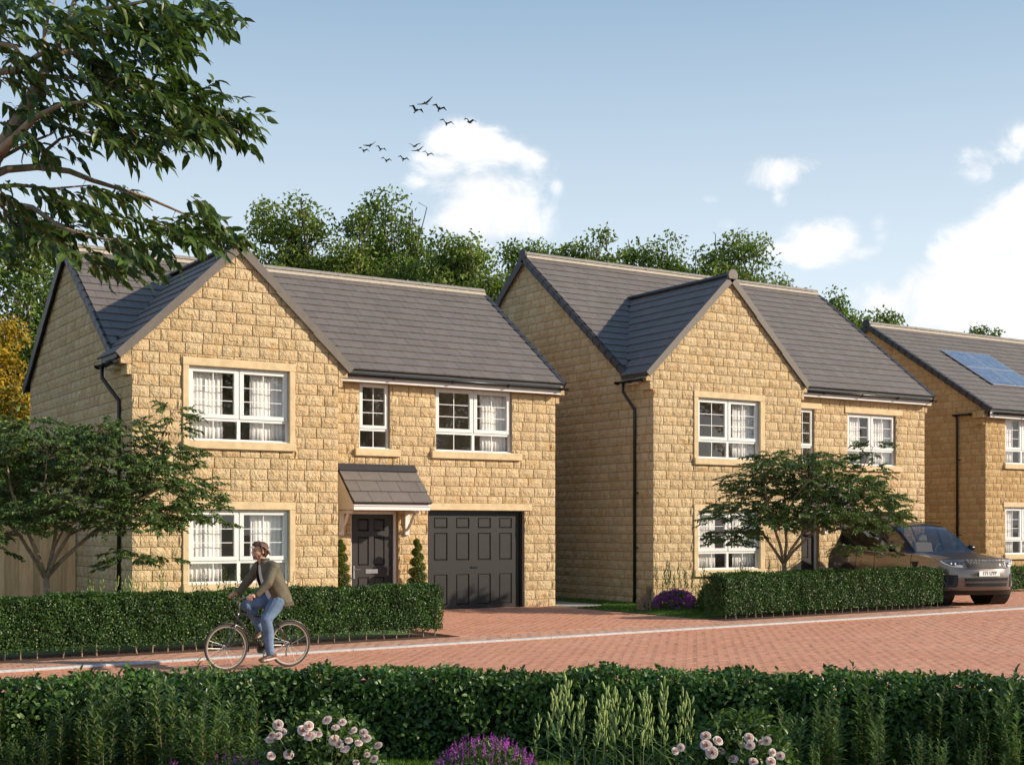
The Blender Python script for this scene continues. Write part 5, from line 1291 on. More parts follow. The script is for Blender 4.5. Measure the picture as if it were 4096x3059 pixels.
# ------------------------------------------------------------------ parked car
def car():
    base = G(3956, 30.2, UP-.002); t = thing('parked_car', base, 'large taupe sport utility car with black roof parked behind the right-hand hedge', 'car')
    ry = R(77); rear = Vector((math.cos(ry), math.sin(ry), 0)); rg = Vector((rear.y, -rear.x, 0))
    def Wd(p): return base + (rg*p[0] + rear*p[1] + Vector((0, 0, p[2])))*1.065
    def ob(name, mb, m, parent=None, smooth=False): return mk(name, [Wd(p) for p in mb.v], mb.f, m, parent or t, smooth)
    paint = plain('taupe_paint', (.20, .162, .138), .30, .02, 2, metal=.65, coat=1.0); blk = plain('gloss_black', (.008, .008, .009), .30, spec=.35); mblk = plain('matt_black', (.012, .012, .012), .6)
    tyre = plain('tyre', (.018, .017, .016), .85); rim = plain('rim_metal', (.42, .42, .43), .3, metal=.9); lightm = plain('lamp_white', (.95, .95, .93), .15, coat=1.0); grey = plain('trim_grey', (.15, .145, .14), .35, metal=.7)
    leather = plain('beige_leather', (.62, .49, .35), .6); gside = glass_mat('car_side_glass', (.22, .21, .19), 1.0); gfront = glass_mat('windscreen_glass', (.72, .75, .76), .9)
    def it(y, pts): return float(np.interp(y, [p[0] for p in pts], [p[1] for p in pts]))
    wid = lambda y: it(y, [(.45,.925),(.7,.955),(1.0,.975),(1.5,.985),(3.4,.985),(4.0,.98),(4.5,.935),(4.75,.87),(4.85,.80)])
    zb = lambda y: it(y, [(.45,.985),(.8,1.03),(1.2,1.075),(1.6,1.105),(2.2,1.12),(3.4,1.15),(4.3,1.20),(4.7,1.16),(4.85,1.0)])
    ztop = lambda y: it(y, [(.45,1.015),(.8,1.065),(1.2,1.105),(1.45,1.125),(1.6,1.24),(1.8,1.385),(2.0,1.52),(2.2,1.635),(2.4,1.715),(2.7,1.765),(3.2,1.78),(3.8,1.765),(4.3,1.725),(4.45,1.69),(4.6,1.42),(4.72,1.18),(4.85,1.02)])
    wr = lambda y: it(y, [(1.45,.80),(2.3,.70),(3.2,.69),(4.3,.66),(4.6,.70),(4.85,.7)])
    def zl(y):
        z = it(y, [(.45,.30),(1,.27),(4,.27),(4.6,.36),(4.85,.45)])
        for yc in (.87, 3.79):
            if abs(y-yc) < .44: z = max(z, .36 + math.sqrt(.44**2-(y-yc)**2))
        return z
    ys = sorted({.45, 1.45, 2.30, 4.85} | {round(.45+.055*i, 3) for i in range(81)})
    def sec(y):
        w_, b, tp, l = wid(y), zb(y), ztop(y), zl(y); g = y > 1.45
        pts_ = [(w_-.045, l), (w_-.004, l+.05 if l < .5 else l+.015), (w_+(.012 if l > .4 else 0), max(.62, l+.03)), (w_+(.010 if l > .4 else -.0), max(.80, l+.06)), (w_-.012, max(b-.13, l+.08)), (w_-.028, b-.035), (w_-.055, b)]
        if g:
            q = wr(y); tz = max(tp-.085, b+.004); pts_ += [(w_-.085, b+.012), ((w_-.085)*.45+q*.55+.012, (b+.012)*.45+tz*.55), (q, tz), (q-.05, max(tp-.03, tz+.002)), (q*.5, tp-.006+.004), (0, tp+.008)]
        else: pts_ += [(w_-.12, b+.012), (w_-.22, min(tp, b+.022)), (w_-.34, tp-.006), (w_-.46, tp), (w_*.28, tp+.012), (0, tp+.014)]
        return [(x_, y, z_) for x_, z_ in pts_]
    S = [sec(y) for y in ys]; K = len(S[0])
    parts = {}
    def put(k, F_): parts.setdefault(k, []).append(F_)
    for i in range(len(ys)-1):
        ym = (ys[i]+ys[i+1])/2
        for j in range(K-1):
            qd = (S[i][j], S[i+1][j], S[i+1][j+1], S[i][j+1])
            if j < 6: k = 'body'
            elif ym < 1.45: k = 'bonnet_side' if j < 9 else 'bonnet'
            elif j in (7, 8):
                if 1.86 < ym < 4.42: k = 'pillar' if (2.66 < ym < 2.74 or 3.56 < ym < 3.64 or ym > 4.34) else 'sideglass'
                elif ym <= 1.86: k = 'pillar'
                else: k = 'pillar'
            elif ym < 2.32: k = 'windscreen' if j >= 10 else 'pillar'
            elif ym > 4.46: k = 'rearglass' if (j >= 10 and ym < 4.7) else 'body'
            elif j == 6: k = 'pillar'
            else: k = 'roof'
            put(k, qd)
    def emit(name, key, m, parent=None, smooth=True):
        mb = MB(); idx = {}
        for qd in parts.get(key, []):
            for sg in (1, -1):
                f = []
                for p in (qd if sg > 0 else qd[::-1]):
                    c = (round(p[0]*sg, 5), round(p[1], 5), round(p[2], 5))
                    if c not in idx: idx[c] = len(mb.v); mb.v.append(c)
                    f.append(idx[c])
                f = [f[a] for a in range(4) if f[a] != f[a-1]]
                if len(f) > 2: mb.f.append(tuple(f))
        return ob(name, mb, m, parent, smooth)
    # nose
    yn = lambda z: it(z, [(.24,.20),(.34,.07),(.45,.02),(.60,0),(.70,.012),(.80,.04),(.90,.075),(.985,.13)])
    def NS(x_, z_, off=0.0):
        k = min(1, abs(x_)/.925)**3.2; y = yn(z_)*(1-k) + .45*k
        nx = 3.2*(abs(x_)/.925)**2.2/.925*(.45-yn(z_))*(1 if x_ > 0 else -1); n_ = Vector((nx, -1, .0)).normalized()
        return (x_ + n_.x*off, y + n_.y*off, z_)
    xsn = [(-.925 + 1.85*i/36) for i in range(37)]; zsn = [.24,.29,.34,.40,.46,.52,.58,.64,.70,.76,.82,.88,.93,.97,.985]
    mb = MB(); mb.add([NS(x_, z_) for z_ in zsn for x_ in xsn], [(j*37+i, j*37+i+1, (j+1)*37+i+1, (j+1)*37+i) for j in range(14) for i in range(36)])
    body = emit('body', 'body', paint)
    for sd in ('L', 'R'):
        allq = parts['bonnet_side']; mbw = MB(); sg = 1 if sd == 'L' else -1
        for qd in allq: mbw.add([(p[0]*sg, p[1], p[2]) for p in (qd if sg > 0 else qd[::-1])], [(0, 1, 2, 3)])
        wo3 = ob('bonnet_wing', mbw, paint, body, True); wl = wo3.modifiers.new('w', 'WELD'); wl.merge_threshold = .0005
    ob('front_bumper', mb, paint, None, True)
    hood = MB(); topn = [(p[0]*sg, p[1], p[2]) for sg in (1,) for p in S[0][6:]]
    edge = sorted({(round(p[0], 4), p[2]) for p in S[0][6:]} | {(round(-p[0], 4), p[2]) for p in S[0][6:]}); n = len(edge); rows = 6
    for j in range(rows+1):
        v = j/rows
        for (x_, z_) in edge:
            a = NS(x_*1.0, .985); y = a[1]*(1-v) + .45*v; hood.v.append((x_, y, .985*(1-v) + z_*v + .012*math.sin(v*math.pi)))
    hood.f = [(j*n+i, j*n+i+1, (j+1)*n+i+1, (j+1)*n+i) for j in range(rows) for i in range(n-1)]
    ob('bonnet_front', hood, blk, None, True)
    bon = emit('bonnet', 'bonnet', blk); emit('roof', 'roof', blk); emit('pillar', 'pillar', blk)
    emit('side_window', 'sideglass', gside, None, False); emit('windscreen', 'windscreen', gfront); emit('rear_window', 'rearglass', gside)
    # grille
    def patch(x0, x1, z0, z1, off, nx=10, nz=3, tap=0.0):
        m_ = MB()
        for j in range(nz+1):
            for i in range(nx+1):
                z_ = z0+(z1-z0)*j/nz; tt = tap*(1-j/nz); m_.v.append(NS(x0+tt+(x1-x0-2*tt)*i/nx, z_, off))
        m_.f = [(j*(nx+1)+i, j*(nx+1)+i+1, (j+1)*(nx+1)+i+1, (j+1)*(nx+1)+i) for j in range(nz) for i in range(nx)]; return m_
    gr = ob('grille', patch(-.50, .50, .812, .945, .006, 14, 3, .03), mblk, None)
    hx = MB()
    for j in range(5):
        z_ = .835 + j*.024
        for i in range(15):
            xx = -.46 + i*.0657 + (.033 if j % 2 else 0)
            if xx > .46: continue
            a, b, c_ = NS(xx-.024, z_, .012), NS(xx, z_+.007, .012), NS(xx+.024, z_, .012); hx.tube([a, NS(xx-.012, z_+.009, .012), NS(xx+.012, z_+.009, .012), c_], .0042, 4); hx.tube([c_, NS(xx+.033, z_+.012+.0, .012)], .0035, 4)
    ob('grille_mesh', hx, grey, gr)
    for z_ in (.806, .950): ob('grille_surround', MB().tube([NS(-.52+1.04*i/14, z_, .010) for i in range(15)], .008, 6), grey, gr)
    em = MB(); em.lathe(NS(.32, .875, .018), [(.030, 0), (.030, .006), (.02, .009)], (0, -1, 0), 14); ob('oval_badge', em, lightm, gr)
    # headlights
    for sg in (-1, 1):
        P_ = []
        top_ = [(.545,.925),(.62,.935),(.70,.942),(.78,.95),(.86,.96),(.905,.968)]; bot_ = [(.905,.955),(.86,.905),(.80,.865),(.74,.835),(.66,.822),(.565,.822)]
        m_ = MB(); tp_ = [NS(sg*x_, z_, .008) for x_, z_ in top_]; bt_ = [NS(sg*x_, z_, .008) for x_, z_ in bot_[::-1]]
        m_.add(tp_+bt_, [(i, i+1, 6+i+1, 6+i) for i in range(5)]); hl = ob('headlight', m_, plain('lamp_dark', (.05, .055, .06), .08, coat=1.0), None)
        ob('running_light', MB().tube([NS(sg*x_, z_, .016) for x_, z_ in [(.90,.955),(.855,.912),(.80,.872),(.74,.845),(.66,.834),(.57,.834),(.57,.858),(.66,.860),(.70,.860)]], .013, 6), lightm, hl)
        for k in range(3): ob('lamp_lens', MB().lathe(NS(sg*(.62+.065*k), .895+.004*k, .010), [(.022, 0), (.016, .008)], (0, -1, 0), 10), lightm if k else grey, hl)
        v_ = patch(sg*.66 if sg > 0 else -.86, .86 if sg > 0 else -.66, .42, .655, .006, 6, 4); vo = ob('air_vent', v_, mblk, None)
        ob('vent_surround', MB().tube([NS(sg*x_, z_, .012) for x_, z_ in [(.665,.66),(.88,.665),(.865,.53),(.82,.415),(.68,.41)]], .011, 6), grey, vo)
        fr = MB()
        for k in range(6): fr.tube([NS(sg*.67, .45+.035*k, .010), NS(sg*.85, .45+.035*k, .010)], .004, 4)
        ob('vent_mesh', fr, grey, vo)
    lo = ob('lower_intake', patch(-.56, .56, .42, .60, .006, 14, 3, .05), mblk, None)
    ob('bumper_bar', patch(-.54, .54, .495, .535, .016, 14, 1), grey, lo)
    fr = MB()
    for k in range(34): fr.tube([NS(-.53+.032*k, .425, .010), NS(-.53+.032*k, .595, .010)], .0035, 4)
    for k in range(6): fr.tube([NS(-.55+1.1*i/12, .43+.03*k, .011) for i in range(13)], .0035, 4)
    ob('intake_mesh', fr, plain('mesh_dark', (.06, .058, .056), .4), lo)
    ob('skid_plate', patch(-.86, .86, .235, .33, .012, 20, 2), mblk, None)
    pl = MB(); pl.obox((0, -.016, .695), (.262, 0, 0), (0, .006, 0), (0, .002, .056)); po = ob('number_plate', pl, plain('plate_white', (.86, .85, .80), .4), None)
    def text(body_, size, loc, m, parent, name, ex=.0015, rotx=R(90), sp=1.0, sx=1.0, yaw=0):
        cu = bpy.data.curves.new(name, 'FONT'); cu.body = body_; cu.size = size; cu.extrude = ex; cu.align_x = 'CENTER'; cu.align_y = 'CENTER'; cu.space_character = sp
        o = bpy.data.objects.new(name, cu); C.objects.link(o); dg = bpy.context.evaluated_depsgraph_get(); me = bpy.data.meshes.new_from_object(o.evaluated_get(dg)); C.objects.unlink(o); bpy.data.objects.remove(o)
        V = [v.co.copy() for v in me.vertices]; F = [tuple(p.vertices) for p in me.polygons]; RX = Matrix.Rotation(rotx, 3, 'X'); RZ = Matrix.Rotation(yaw, 3, 'Z'); mb_ = MB(); mb_.add([RZ @ (RX @ Vector((v.x*sx, v.y, v.z))) + Vector(loc) for v in V], F)
        return ob(name, mb_, m, parent)
    ink = plain('plate_black', (.01, .01, .01), .5)
    text('171 UYP', .112, (0, -.0245, .697), ink, po, 'plate_lettering', sx=.92, sp=.95)
    let = 'RANGE ROVER'
    for i, ch in enumerate(let):
        if ch == ' ': continue
        x_ = (i-5)*.088; p = NS(x_, .972, .006); text(ch, .052, p, plain('letter_dark', (.06, .06, .06), .35, metal=.6) if i == 0 else bpy.data.materials['letter_dark'], bon, 'bonnet_letter', ex=.004, rotx=R(68), sx=1.35)
    # side details
    def SP(y, j, off=.004, sg=-1):
        i = min(range(len(ys)), key=lambda k: abs(ys[k]-y)); p = S[i][j]; return (sg*(p[0]+off), y, p[2])
    for sg in (-1, 1):
        for y in (1.36, 2.70, 3.42):
            ob('door_gap', MB().tube([SP(y, j, .001, sg) for j in range(1, 7)], .0045, 4), mblk, body)
        ob('waist_line', MB().tube([SP(y, 5, .002, sg) for y in (.9, 1.3, 1.8, 2.4, 3.0, 3.6, 4.2, 4.5)], .004, 4), mblk, body)
        for y in (2.42, 3.30): ob('door_handle', MB().tube([SP(y, 4, .03, sg), SP(y+.17, 4, .03, sg)], .012, 6), paint, body)
        vp = [(1.12,.93),(1.34,.93),(1.30,.88),(1.24,.80),(1.14,.76)]
        ob('side_vent', MB().prism([(sg*.978, y, z_) for y, z_ in vp], (sg*.014, 0, 0)), mblk, body)
        mi = MB(); mi.lathe((sg*.985, 1.93, 1.20), [(.02, 0), (.062, .012), (.075, .06), (.070, .13), (.045, .18), (.01, .19)], (sg, 0, 0), 14); mi.tube([(sg*.93, 1.95, 1.13), (sg*1.02, 1.93, 1.16)], .022, 6); mo = ob('wing_mirror', mi, blk, None, True)
        ob('roof_rail', MB().tube([(sg*.66, 2.5, 1.775), (sg*.66, 3.4, 1.79), (sg*.64, 4.2, 1.755)], .012, 6), blk, None)
        for yc, nm in ((.87, 'front'), (3.79, 'rear')):
            st = R(-8) if nm == 'front' else 0; c_ = Vector((sg*.835, yc, .395)); ax = Vector((math.cos(st), math.sin(st), 0))*sg
            w1 = MB(); w1.lathe(c_, [(.27,-.13),(.36,-.135),(.388,-.11),(.395,0),(.388,.11),(.36,.135),(.285,.13)], ax, 36); wo_ = ob('wheel', w1, tyre, None, True)
            r1 = MB(); r1.lathe(c_, [(.285,.06),(.292,.125),(.278,.13),(.265,.06)], ax, 30); r1.lathe(c_+ax*.085, [(.05,0),(.045,.03)], ax, 12)
            u = Vector((-ax.y, ax.x, 0)).normalized()
            for k in range(10):
                a = 2*math.pi*k/10 + (.16 if k % 2 else -.16); d_ = u*math.cos(a) + Vector((0, 0, 1))*math.sin(a); a2 = 2*math.pi*(k//2*2+.5)/10; e2 = u*math.cos(a2) + Vector((0, 0, 1))*math.sin(a2)
                r1.tube([c_+ax*.10+e2*.03, c_+ax*.112+d_*.275], [.018, .014], 5)
            ob('rim', r1, rim, wo_, True); ob('brake_disc', MB().lathe(c_+ax*.03, [(.17, 0), (.17, .02)], ax, 20), grey, wo_)
            ob('arch_liner', MB().lathe(Vector((sg*.50, yc, .37)), [(.43, 0), (.43, .44)], (sg, 0, 0), 24), mblk, body)
    fl_ = MB().box(-.86, .86, .5, 4.6, .26, .34).box(-.62, .62, .62, 4.4, .34, .62); ob('underbody', fl_, mblk, None)
    inn = MB().box(-.78, .78, 1.62, 1.95, .9, 1.13); ds = ob('dashboard', inn, plain('dash', (.10, .08, .065), .7), None); bevel(ds, .03, 2)
    ob('steering_wheel', MB().tube([(.38+.18*math.cos(a), 2.06+.05*math.sin(a), 1.13+.17*math.sin(a)) for a in [2*math.pi*k/16 for k in range(17)]], .014, 6), mblk, None)
    for x_ in (-.38, .38):
        s_ = MB().obox((x_, 2.72, .98), (.24, 0, 0), (0, .07, .02), (0, .09, .36)).obox((x_, 2.45, .66), (.24, 0, 0), (0, .28, 0), (0, 0, .09)).obox((x_, 2.80, 1.43), (.13, 0, 0), (0, .04, 0), (0, .015, .085)); so = ob('seat', s_, leather, None); bevel(so, .05, 3)
    ob('rear_seat', MB().obox((0, 3.75, .98), (.66, 0, 0), (0, .08, .02), (0, .09, .36)), leather, None)
    ob('cabin_floor', MB().box(-.85, .85, 1.7, 4.4, .5, .56), mblk, None)
car()

# ------------------------------------------------------------------ bicycle and cyclist
BA = Vector((6.95, 16.31, 0)); BN = Vector((KD.y, -KD.x, 0))          # towards the viewer
def bp(zx, zy, lat=0.0):
    px, py = 700+.3934*zx, 2100+.3934*zy; r = FWD + RGT*((px-2048)/5375) + Vector((0, 0, (2112-py)/5375)); o = Vector((0, 0, 1.8))
    k = (lat - (o-BA).dot(BN))/r.dot(BN); return o + r*k
def bike():
    t = thing('bicycle', BA, 'dark grey city bicycle ridden along the brick road', 'bicycle')
    fr = plain('bike_frame', (.085, .075, .066), .28, metal=.75, coat=.4); ty = plain('bike_tyre', (.045, .040, .036), .8); rm = plain('bike_rim', (.40, .34, .29), .35, metal=.6); blk = plain('bike_black', (.02, .02, .02), .5); al = plain('bike_alloy', (.34, .33, .32), .35, metal=.9)
    RW = .297
    hubs = []
    for (zx, zy) in ((520, 1240), (1165, 1212)):
        h = bp(zx, zy); h.z = RW; hubs.append(h)
        wo = MB()
        V = []; F = []; n = 56; k = 8
        for i in range(n):
            a = 2*math.pi*i/n; d = KD*math.cos(a) + Vector((0, 0, 1))*math.sin(a)
            for j in range(k):
                b = 2*math.pi*j/k; V.append(h + d*(RW-.017 + .017*math.cos(b)) + BN*.017*math.sin(b))
        F = [(i*k+j, ((i+1) % n)*k+j, ((i+1) % n)*k+(j+1) % k, i*k+(j+1) % k) for i in range(n) for j in range(k)]
        wh = mk('wheel', V, F, ty, t, True)
        V = []
        for i in range(n):
            a = 2*math.pi*i/n; d = KD*math.cos(a) + Vector((0, 0, 1))*math.sin(a)
            for (r_, l_) in ((RW-.028, -.010), (RW-.028, .010), (RW-.046, .008), (RW-.046, -.008)): V.append(h + d*r_ + BN*l_)
        mk('rim', V, [(i*4+j, ((i+1) % n)*4+j, ((i+1) % n)*4+(j+1) % 4, i*4+(j+1) % 4) for i in range(n) for j in range(4)], rm, wh)
        sp = MB()
        for i in range(32):
            a = 2*math.pi*i/32; a2 = a + (.9 if i % 4 < 2 else -.9); s_ = 1 if i % 2 else -1
            sp.tube([h + (KD*math.cos(a2) + Vector((0, 0, 1))*math.sin(a2))*.022 + BN*s_*.025, h + (KD*math.cos(a) + Vector((0, 0, 1))*math.sin(a))*(RW-.046)], .0013, 3, False)
        mk('spokes', sp.v, sp.f, al, wh)['kind'] = 'stuff'
        MB().lathe(h - BN*.04, [(.012, 0), (.02, .008), (.012, .014), (.012, .066), (.02, .072), (.012, .08)], BN, 12).obj('hub', al, wh)
    F_, Rr = hubs; BB = bp(893, 1258); ST = bp(1000, 950); HT = bp(655, 868); HB = bp(618, 985); SD = bp(1045, 815)
    f = MB(); f.tube([bp(652, 892), ST], .0125, 8); f.tube([bp(636, 950), BB], .016, 8); f.tube([BB, ST], .0135, 8); f.tube([HT, HB], .016, 8)
    for s_ in (-1, 1):
        f.tube([BB + BN*.02*s_, bp(1040, 1236, .03*s_), Rr + BN*.055*s_], .008, 6); f.tube([ST + BN*.015*s_, Rr + BN*.055*s_], .0075, 6)
    f.lathe(BB - BN*.03, [(.02, 0), (.02, .06)], BN, 12); f.obj('frame', fr, t, True)
    k = MB()
    for s_ in (-1, 1): k.tube([HB, bp(612, 1010, .045*s_), bp(600, 1080, .05*s_), bp(560, 1180, .05*s_), F_ + BN*.05*s_], [.013, .011, .011, .009, .007], 8)
    k.obj('fork', fr, t, True)
    MB().tube([ST, SD], .011, 8).obj('seat_post', al, t, True)
    sd = MB(); c = bp(1055, 800); 
    sd.tube([c - KD*.13 + Vector((0, 0, .005)), c - KD*.04, c + KD*.06, c + KD*.11], [.018, .03, .062, .05], 10); o = sd.obj('saddle', blk, t, True)
    MB().tube([HT, bp(657, 800), bp(660, 788), bp(640, 768)], .011, 8).obj('stem', al, t, True)
    hb = MB(); hb.tube([bp(575, 718, -.24), bp(585, 740, -.17), bp(612, 768, -.07), bp(640, 772, 0), bp(665, 752, .08), bp(695, 735, .14), bp(740, 734, .20)], .0095, 8); ho = hb.obj('handlebar', al, t, True)
    MB().tube([bp(720, 734, .185), bp(812, 752, .27)], .015, 8).obj('grip', blk, ho); MB().tube([bp(548, 738, -.30), bp(580, 714, -.23)], .015, 8).obj('grip', blk, ho)
    MB().tube([bp(715, 768, .16), bp(745, 768, .19), bp(775, 785, .22)], .005, 6).obj('brake_lever', al, ho)
    def arc(h, r, a0, a1, w_, nm):
        V = []; n = 22
        for i in range(n+1):
            a = R(a0 + (a1-a0)*i/n); d = KD*math.cos(a) + Vector((0, 0, 1))*math.sin(a)
            for (l_, dr) in ((-w_, -.008), (-w_*.5, 0), (w_*.5, 0), (w_, -.008)): V.append(h + d*(r+dr) + BN*l_)
        o = mk(nm, V, [(i*4+j, i*4+j+1, (i+1)*4+j+1, (i+1)*4+j) for i in range(n) for j in range(3)], fr, t, True); s = o.modifiers.new('s', 'SOLIDIFY'); s.thickness = .002
    arc(F_, RW+.018, 100, -14, .024, 'mudguard'); arc(Rr, RW+.018, 150, 12, .024, 'mudguard')
    st = MB(); st.tube([F_ + BN*.05, F_ + (KD*math.cos(R(-4)) + Vector((0, 0, 1))*math.sin(R(-4)))*(RW+.02)], .0022, 4); st.tube([Rr + BN*.05, Rr + (KD*math.cos(R(24)) + Vector((0, 0, 1))*math.sin(R(24)))*(RW+.02)], .0022, 4); st.obj('mudguard_stay', al, t)
    cr = MB(); n = 30; cc = BB - BN*.045
    cr.lathe(cc, [(.068, -.002), (.068, .002), (.055, .002), (.055, -.002)], BN, 30); 
    for i in range(5): a = 2*math.pi*i/5; cr.tube([cc, cc + (KD*math.cos(a)+Vector((0, 0, 1))*math.sin(a))*.06], .005, 4)
    co = cr.obj('chainring', al, t)
    pn = bp(905, 1385, .10); pf = bp(868, 1150, -.10)
    MB().tube([BB + BN*.05, Vector(pn) - BN*.04], .009, 6).tube([BB - BN*.055, Vector(pf) + BN*.04], .009, 6).obj('crank', al, co)
    for p in (pn, pf): MB().obox(p, KD*.042, BN*.04, (0, 0, .009)).obj('pedal', blk, co)
    ch = MB(); a = cc; b = Rr - BN*.045
    ch.tube([a + Vector((0, 0, .066)), b + Vector((0, 0, .03))], .004, 4); ch.tube([a - Vector((0, 0, .066)), bp(1130, 1290, -.045), b - Vector((0, 0, .03))], .004, 4); ch.lathe(b, [(.032, -.01), (.03, .012)], BN, 14); ch.obj('chain', M['steel'], t)
    dr = MB().tube([Rr - BN*.05, bp(1128, 1280, -.05), bp(1130, 1330, -.05)], .008, 6); dr.obj('derailleur', blk, t)
    cb = MB().tube([bp(575, 730, -.2), bp(560, 850, -.1), bp(610, 925, 0), bp(640, 915, 0)], .003, 4); cb.tube([bp(730, 740, .18), bp(700, 830, .1), bp(650, 910, .03), bp(900, 930, .02)], .0025, 4); cb.obj('cable', blk, t)
bike()
def blob(mb, c, r, A=None):        # ellipsoid, r = (along KD, lateral, z)
    c = Vector(c); n, k = 12, 8; V = []; F = []
    ex, ey, ez = A or (KD, BN, Vector((0, 0, 1)))
    for j in range(k+1):
        th = math.pi*j/k
        for i in range(n):
            a = 2*math.pi*i/n; V.append(c + ex*r[0]*math.sin(th)*math.cos(a) + ey*r[1]*math.sin(th)*math.sin(a) + ez*r[2]*math.cos(th))
    F = [(j*n+i, (j+1)*n+i, (j+1)*n+(i+1) % n, j*n+(i+1) % n) for j in range(k) for i in range(n)]; mb.add(V, F)
def limb(mb, pts, rs, seg=12):
    mb.tube(pts, rs, seg)
    for p, r in zip(pts, rs): blob(mb, p, (r, r, r))
def melt(o, vox, it=4, f=.5):
    m = o.modifiers.new('r', 'REMESH'); m.mode = 'VOXEL'; m.voxel_size = vox; m.use_smooth_shade = True
    if it: s = o.modifiers.new('s', 'SMOOTH'); s.iterations = it; s.factor = f
    return o
def cyclist():
    t = thing('person', BA, 'bearded young man in an olive bomber jacket and jeans riding a bicycle', 'person')
    skin = plain('skin', (.52, .30, .20), .5, .05, 20); skin_t = NT(skin.node_tree)
    jk = plain('jacket_olive', (.105, .088, .052), .75, .14, 9, bump=.5, bscale=14); rib = plain('jacket_rib', (.085, .072, .045), .9); tee = plain('tshirt', (.62, .60, .60), .8)
    jean = plain('jeans', (.115, .175, .27), .85, .30, 7, bump=.5, bscale=22); shoe = plain('shoe_brown', (.12, .065, .042), .55, .1, 20); sole = plain('shoe_sole', (.62, .52, .42), .7); hair = plain('hair', (.085, .038, .018), .5, .35, 60, bump=.5, bscale=90)
    Z = Vector((0, 0, 1))
    hip = bp(1045, 745); chest = bp(955, 510); shc = bp(925, 410); nk = bp(893, 375); head = bp(862, 262)
    hN, hF = bp(1050, 765, .09), bp(1020, 745, -.09); kN, kF = bp(925, 965, .12), bp(735, 815, -.13); aN, aF = bp(968, 1290, .10), bp(872, 1050, -.10)
    sN, sF = bp(1000, 432, .17), bp(850, 425, -.17); eN, eF = bp(945, 590, .25), bp(745, 560, -.24); wN, wF = bp(822, 712, .23), bp(640, 690, -.25)
    gN, gF = bp(775, 742, .235), bp(580, 716, -.25)
    b = MB()
    def cyl(pts, rs): limb(b, pts, rs)
    cyl([hip, chest, shc], [.10, .105, .09]); cyl([shc, nk, head - Z*.06], [.07, .054, .052])
    cyl([hN, kN, aN], [.075, .052, .036]); cyl([hF, kF, aF], [.075, .052, .036]); cyl([hN, hip, hF], [.08, .09, .08])
    cyl([sN, eN, wN], [.045, .038, .024]); cyl([sF, eF, wF], [.045, .038, .024]); cyl([sN, shc, sF], [.05, .08, .05])
    FW = -KD
    # head: cranium, face, jaw, nose, brow, ears
    hc = head; blob(b, hc + KD*.018 + Z*.030, (.092, .073, .082)); blob(b, hc + FW*.025 - Z*.015, (.062, .062, .078)); blob(b, hc + FW*.045 - Z*.070, (.045, .045, .036)); blob(b, hc + FW*.072 - Z*.088, (.020, .024, .018))
    b.tube([hc + FW*.085 + Z*.015, hc + FW*.112 - Z*.022, hc + FW*.092 - Z*.034], [.008, .013, .010], 8); blob(b, hc + FW*.108 - Z*.022, (.011, .013, .010))
    blob(b, hc + FW*.083 + Z*.024, (.010, .045, .009)); blob(b, hc + FW*.090 - Z*.052, (.010, .022, .007)); blob(b, hc + FW*.088 - Z*.064, (.009, .019, .006))
    for s_ in (-1, 1): blob(b, hc + KD*.012 - Z*.012 + BN*.072*s_, (.016, .009, .028)); blob(b, hc + FW*.055 - Z*.020 + BN*.038*s_, (.022, .016, .018))
    # hands closed round the grips
    for w_, g, s_ in ((wN, gN, 1), (wF, gF, -1)):
        ga = (bp(815, 752, .27)-bp(720, 734, .185)).normalized() if s_ > 0 else (bp(548, 738, -.30)-bp(580, 714, -.23)).normalized()
        pc = g + Z*.020 + (w_-g).normalized()*.012; b.obox(pc, ga*.038, Vector((ga.y, -ga.x, 0)).normalized()*.030, Z*.014); cyl([w_, pc], [.025, .024])
        fo = (pc-w_); fo.z = 0; fo = fo.normalized() if fo.length > .01 else FW
        if s_ < 0: fo = FW
        for i in range(4):
            c = g + ga*(-.033+.021*i)*(1 if s_ > 0 else 1); l = (1.0, 1.08, 1.04, .86)[i]
            limb(b, [c + Z*.022 + fo*.006, c + fo*.030*l + Z*.012, c + fo*.030*l - Z*.012*l, c + fo*.008 - Z*.022*l], [.0098, .0092, .0088, .0078], 8)
        th = g - ga*.040; limb(b, [pc - ga*.02, th + fo*.008 + Z*.012, th + fo*.016 - Z*.008], [.012, .0098, .0086], 8)
    melt(b.obj('body', skin, t), .0055, 3)
    # clothing
    def loft(secs, a0=0, a1=360, n=28):      # secs: centre, fore-aft r, lateral r, tilt axis ; angle 0 = forward
        V = []
        for (c, ra, rl, ax) in secs:
            ax = Vector(ax).normalized(); fw = (FW - ax*FW.dot(ax)).normalized()
            for i in range(n+1):
                a = R(a0 + (a1-a0)*i/n); q = 1 + .05*math.cos(2*a)
                V.append(Vector(c) + fw*ra*q*math.cos(a) + BN*rl*math.sin(a))
        m_ = len(secs); F = [(j*(n+1)+i, j*(n+1)+i+1, (j+1)*(n+1)+i+1, (j+1)*(n+1)+i) for j in range(m_-1) for i in range(n)]; return V, F
    ax = (shc-hip).normalized(); mid1 = hip.lerp(chest, .30); mid2 = hip.lerp(chest, .68)
    V, F = loft([(hip - ax*.01, .120, .150, ax), (mid1, .116, .150, ax), (chest, .128, .160, ax), (shc, .090, .140, ax), (nk - Z*.01, .056, .062, ax)]); o = mk('t_shirt', V, F, tee, t, True); o.modifiers.new('s', 'SUBSURF').levels = 1
    wob = lambda k: .004*math.sin(k*3.1)
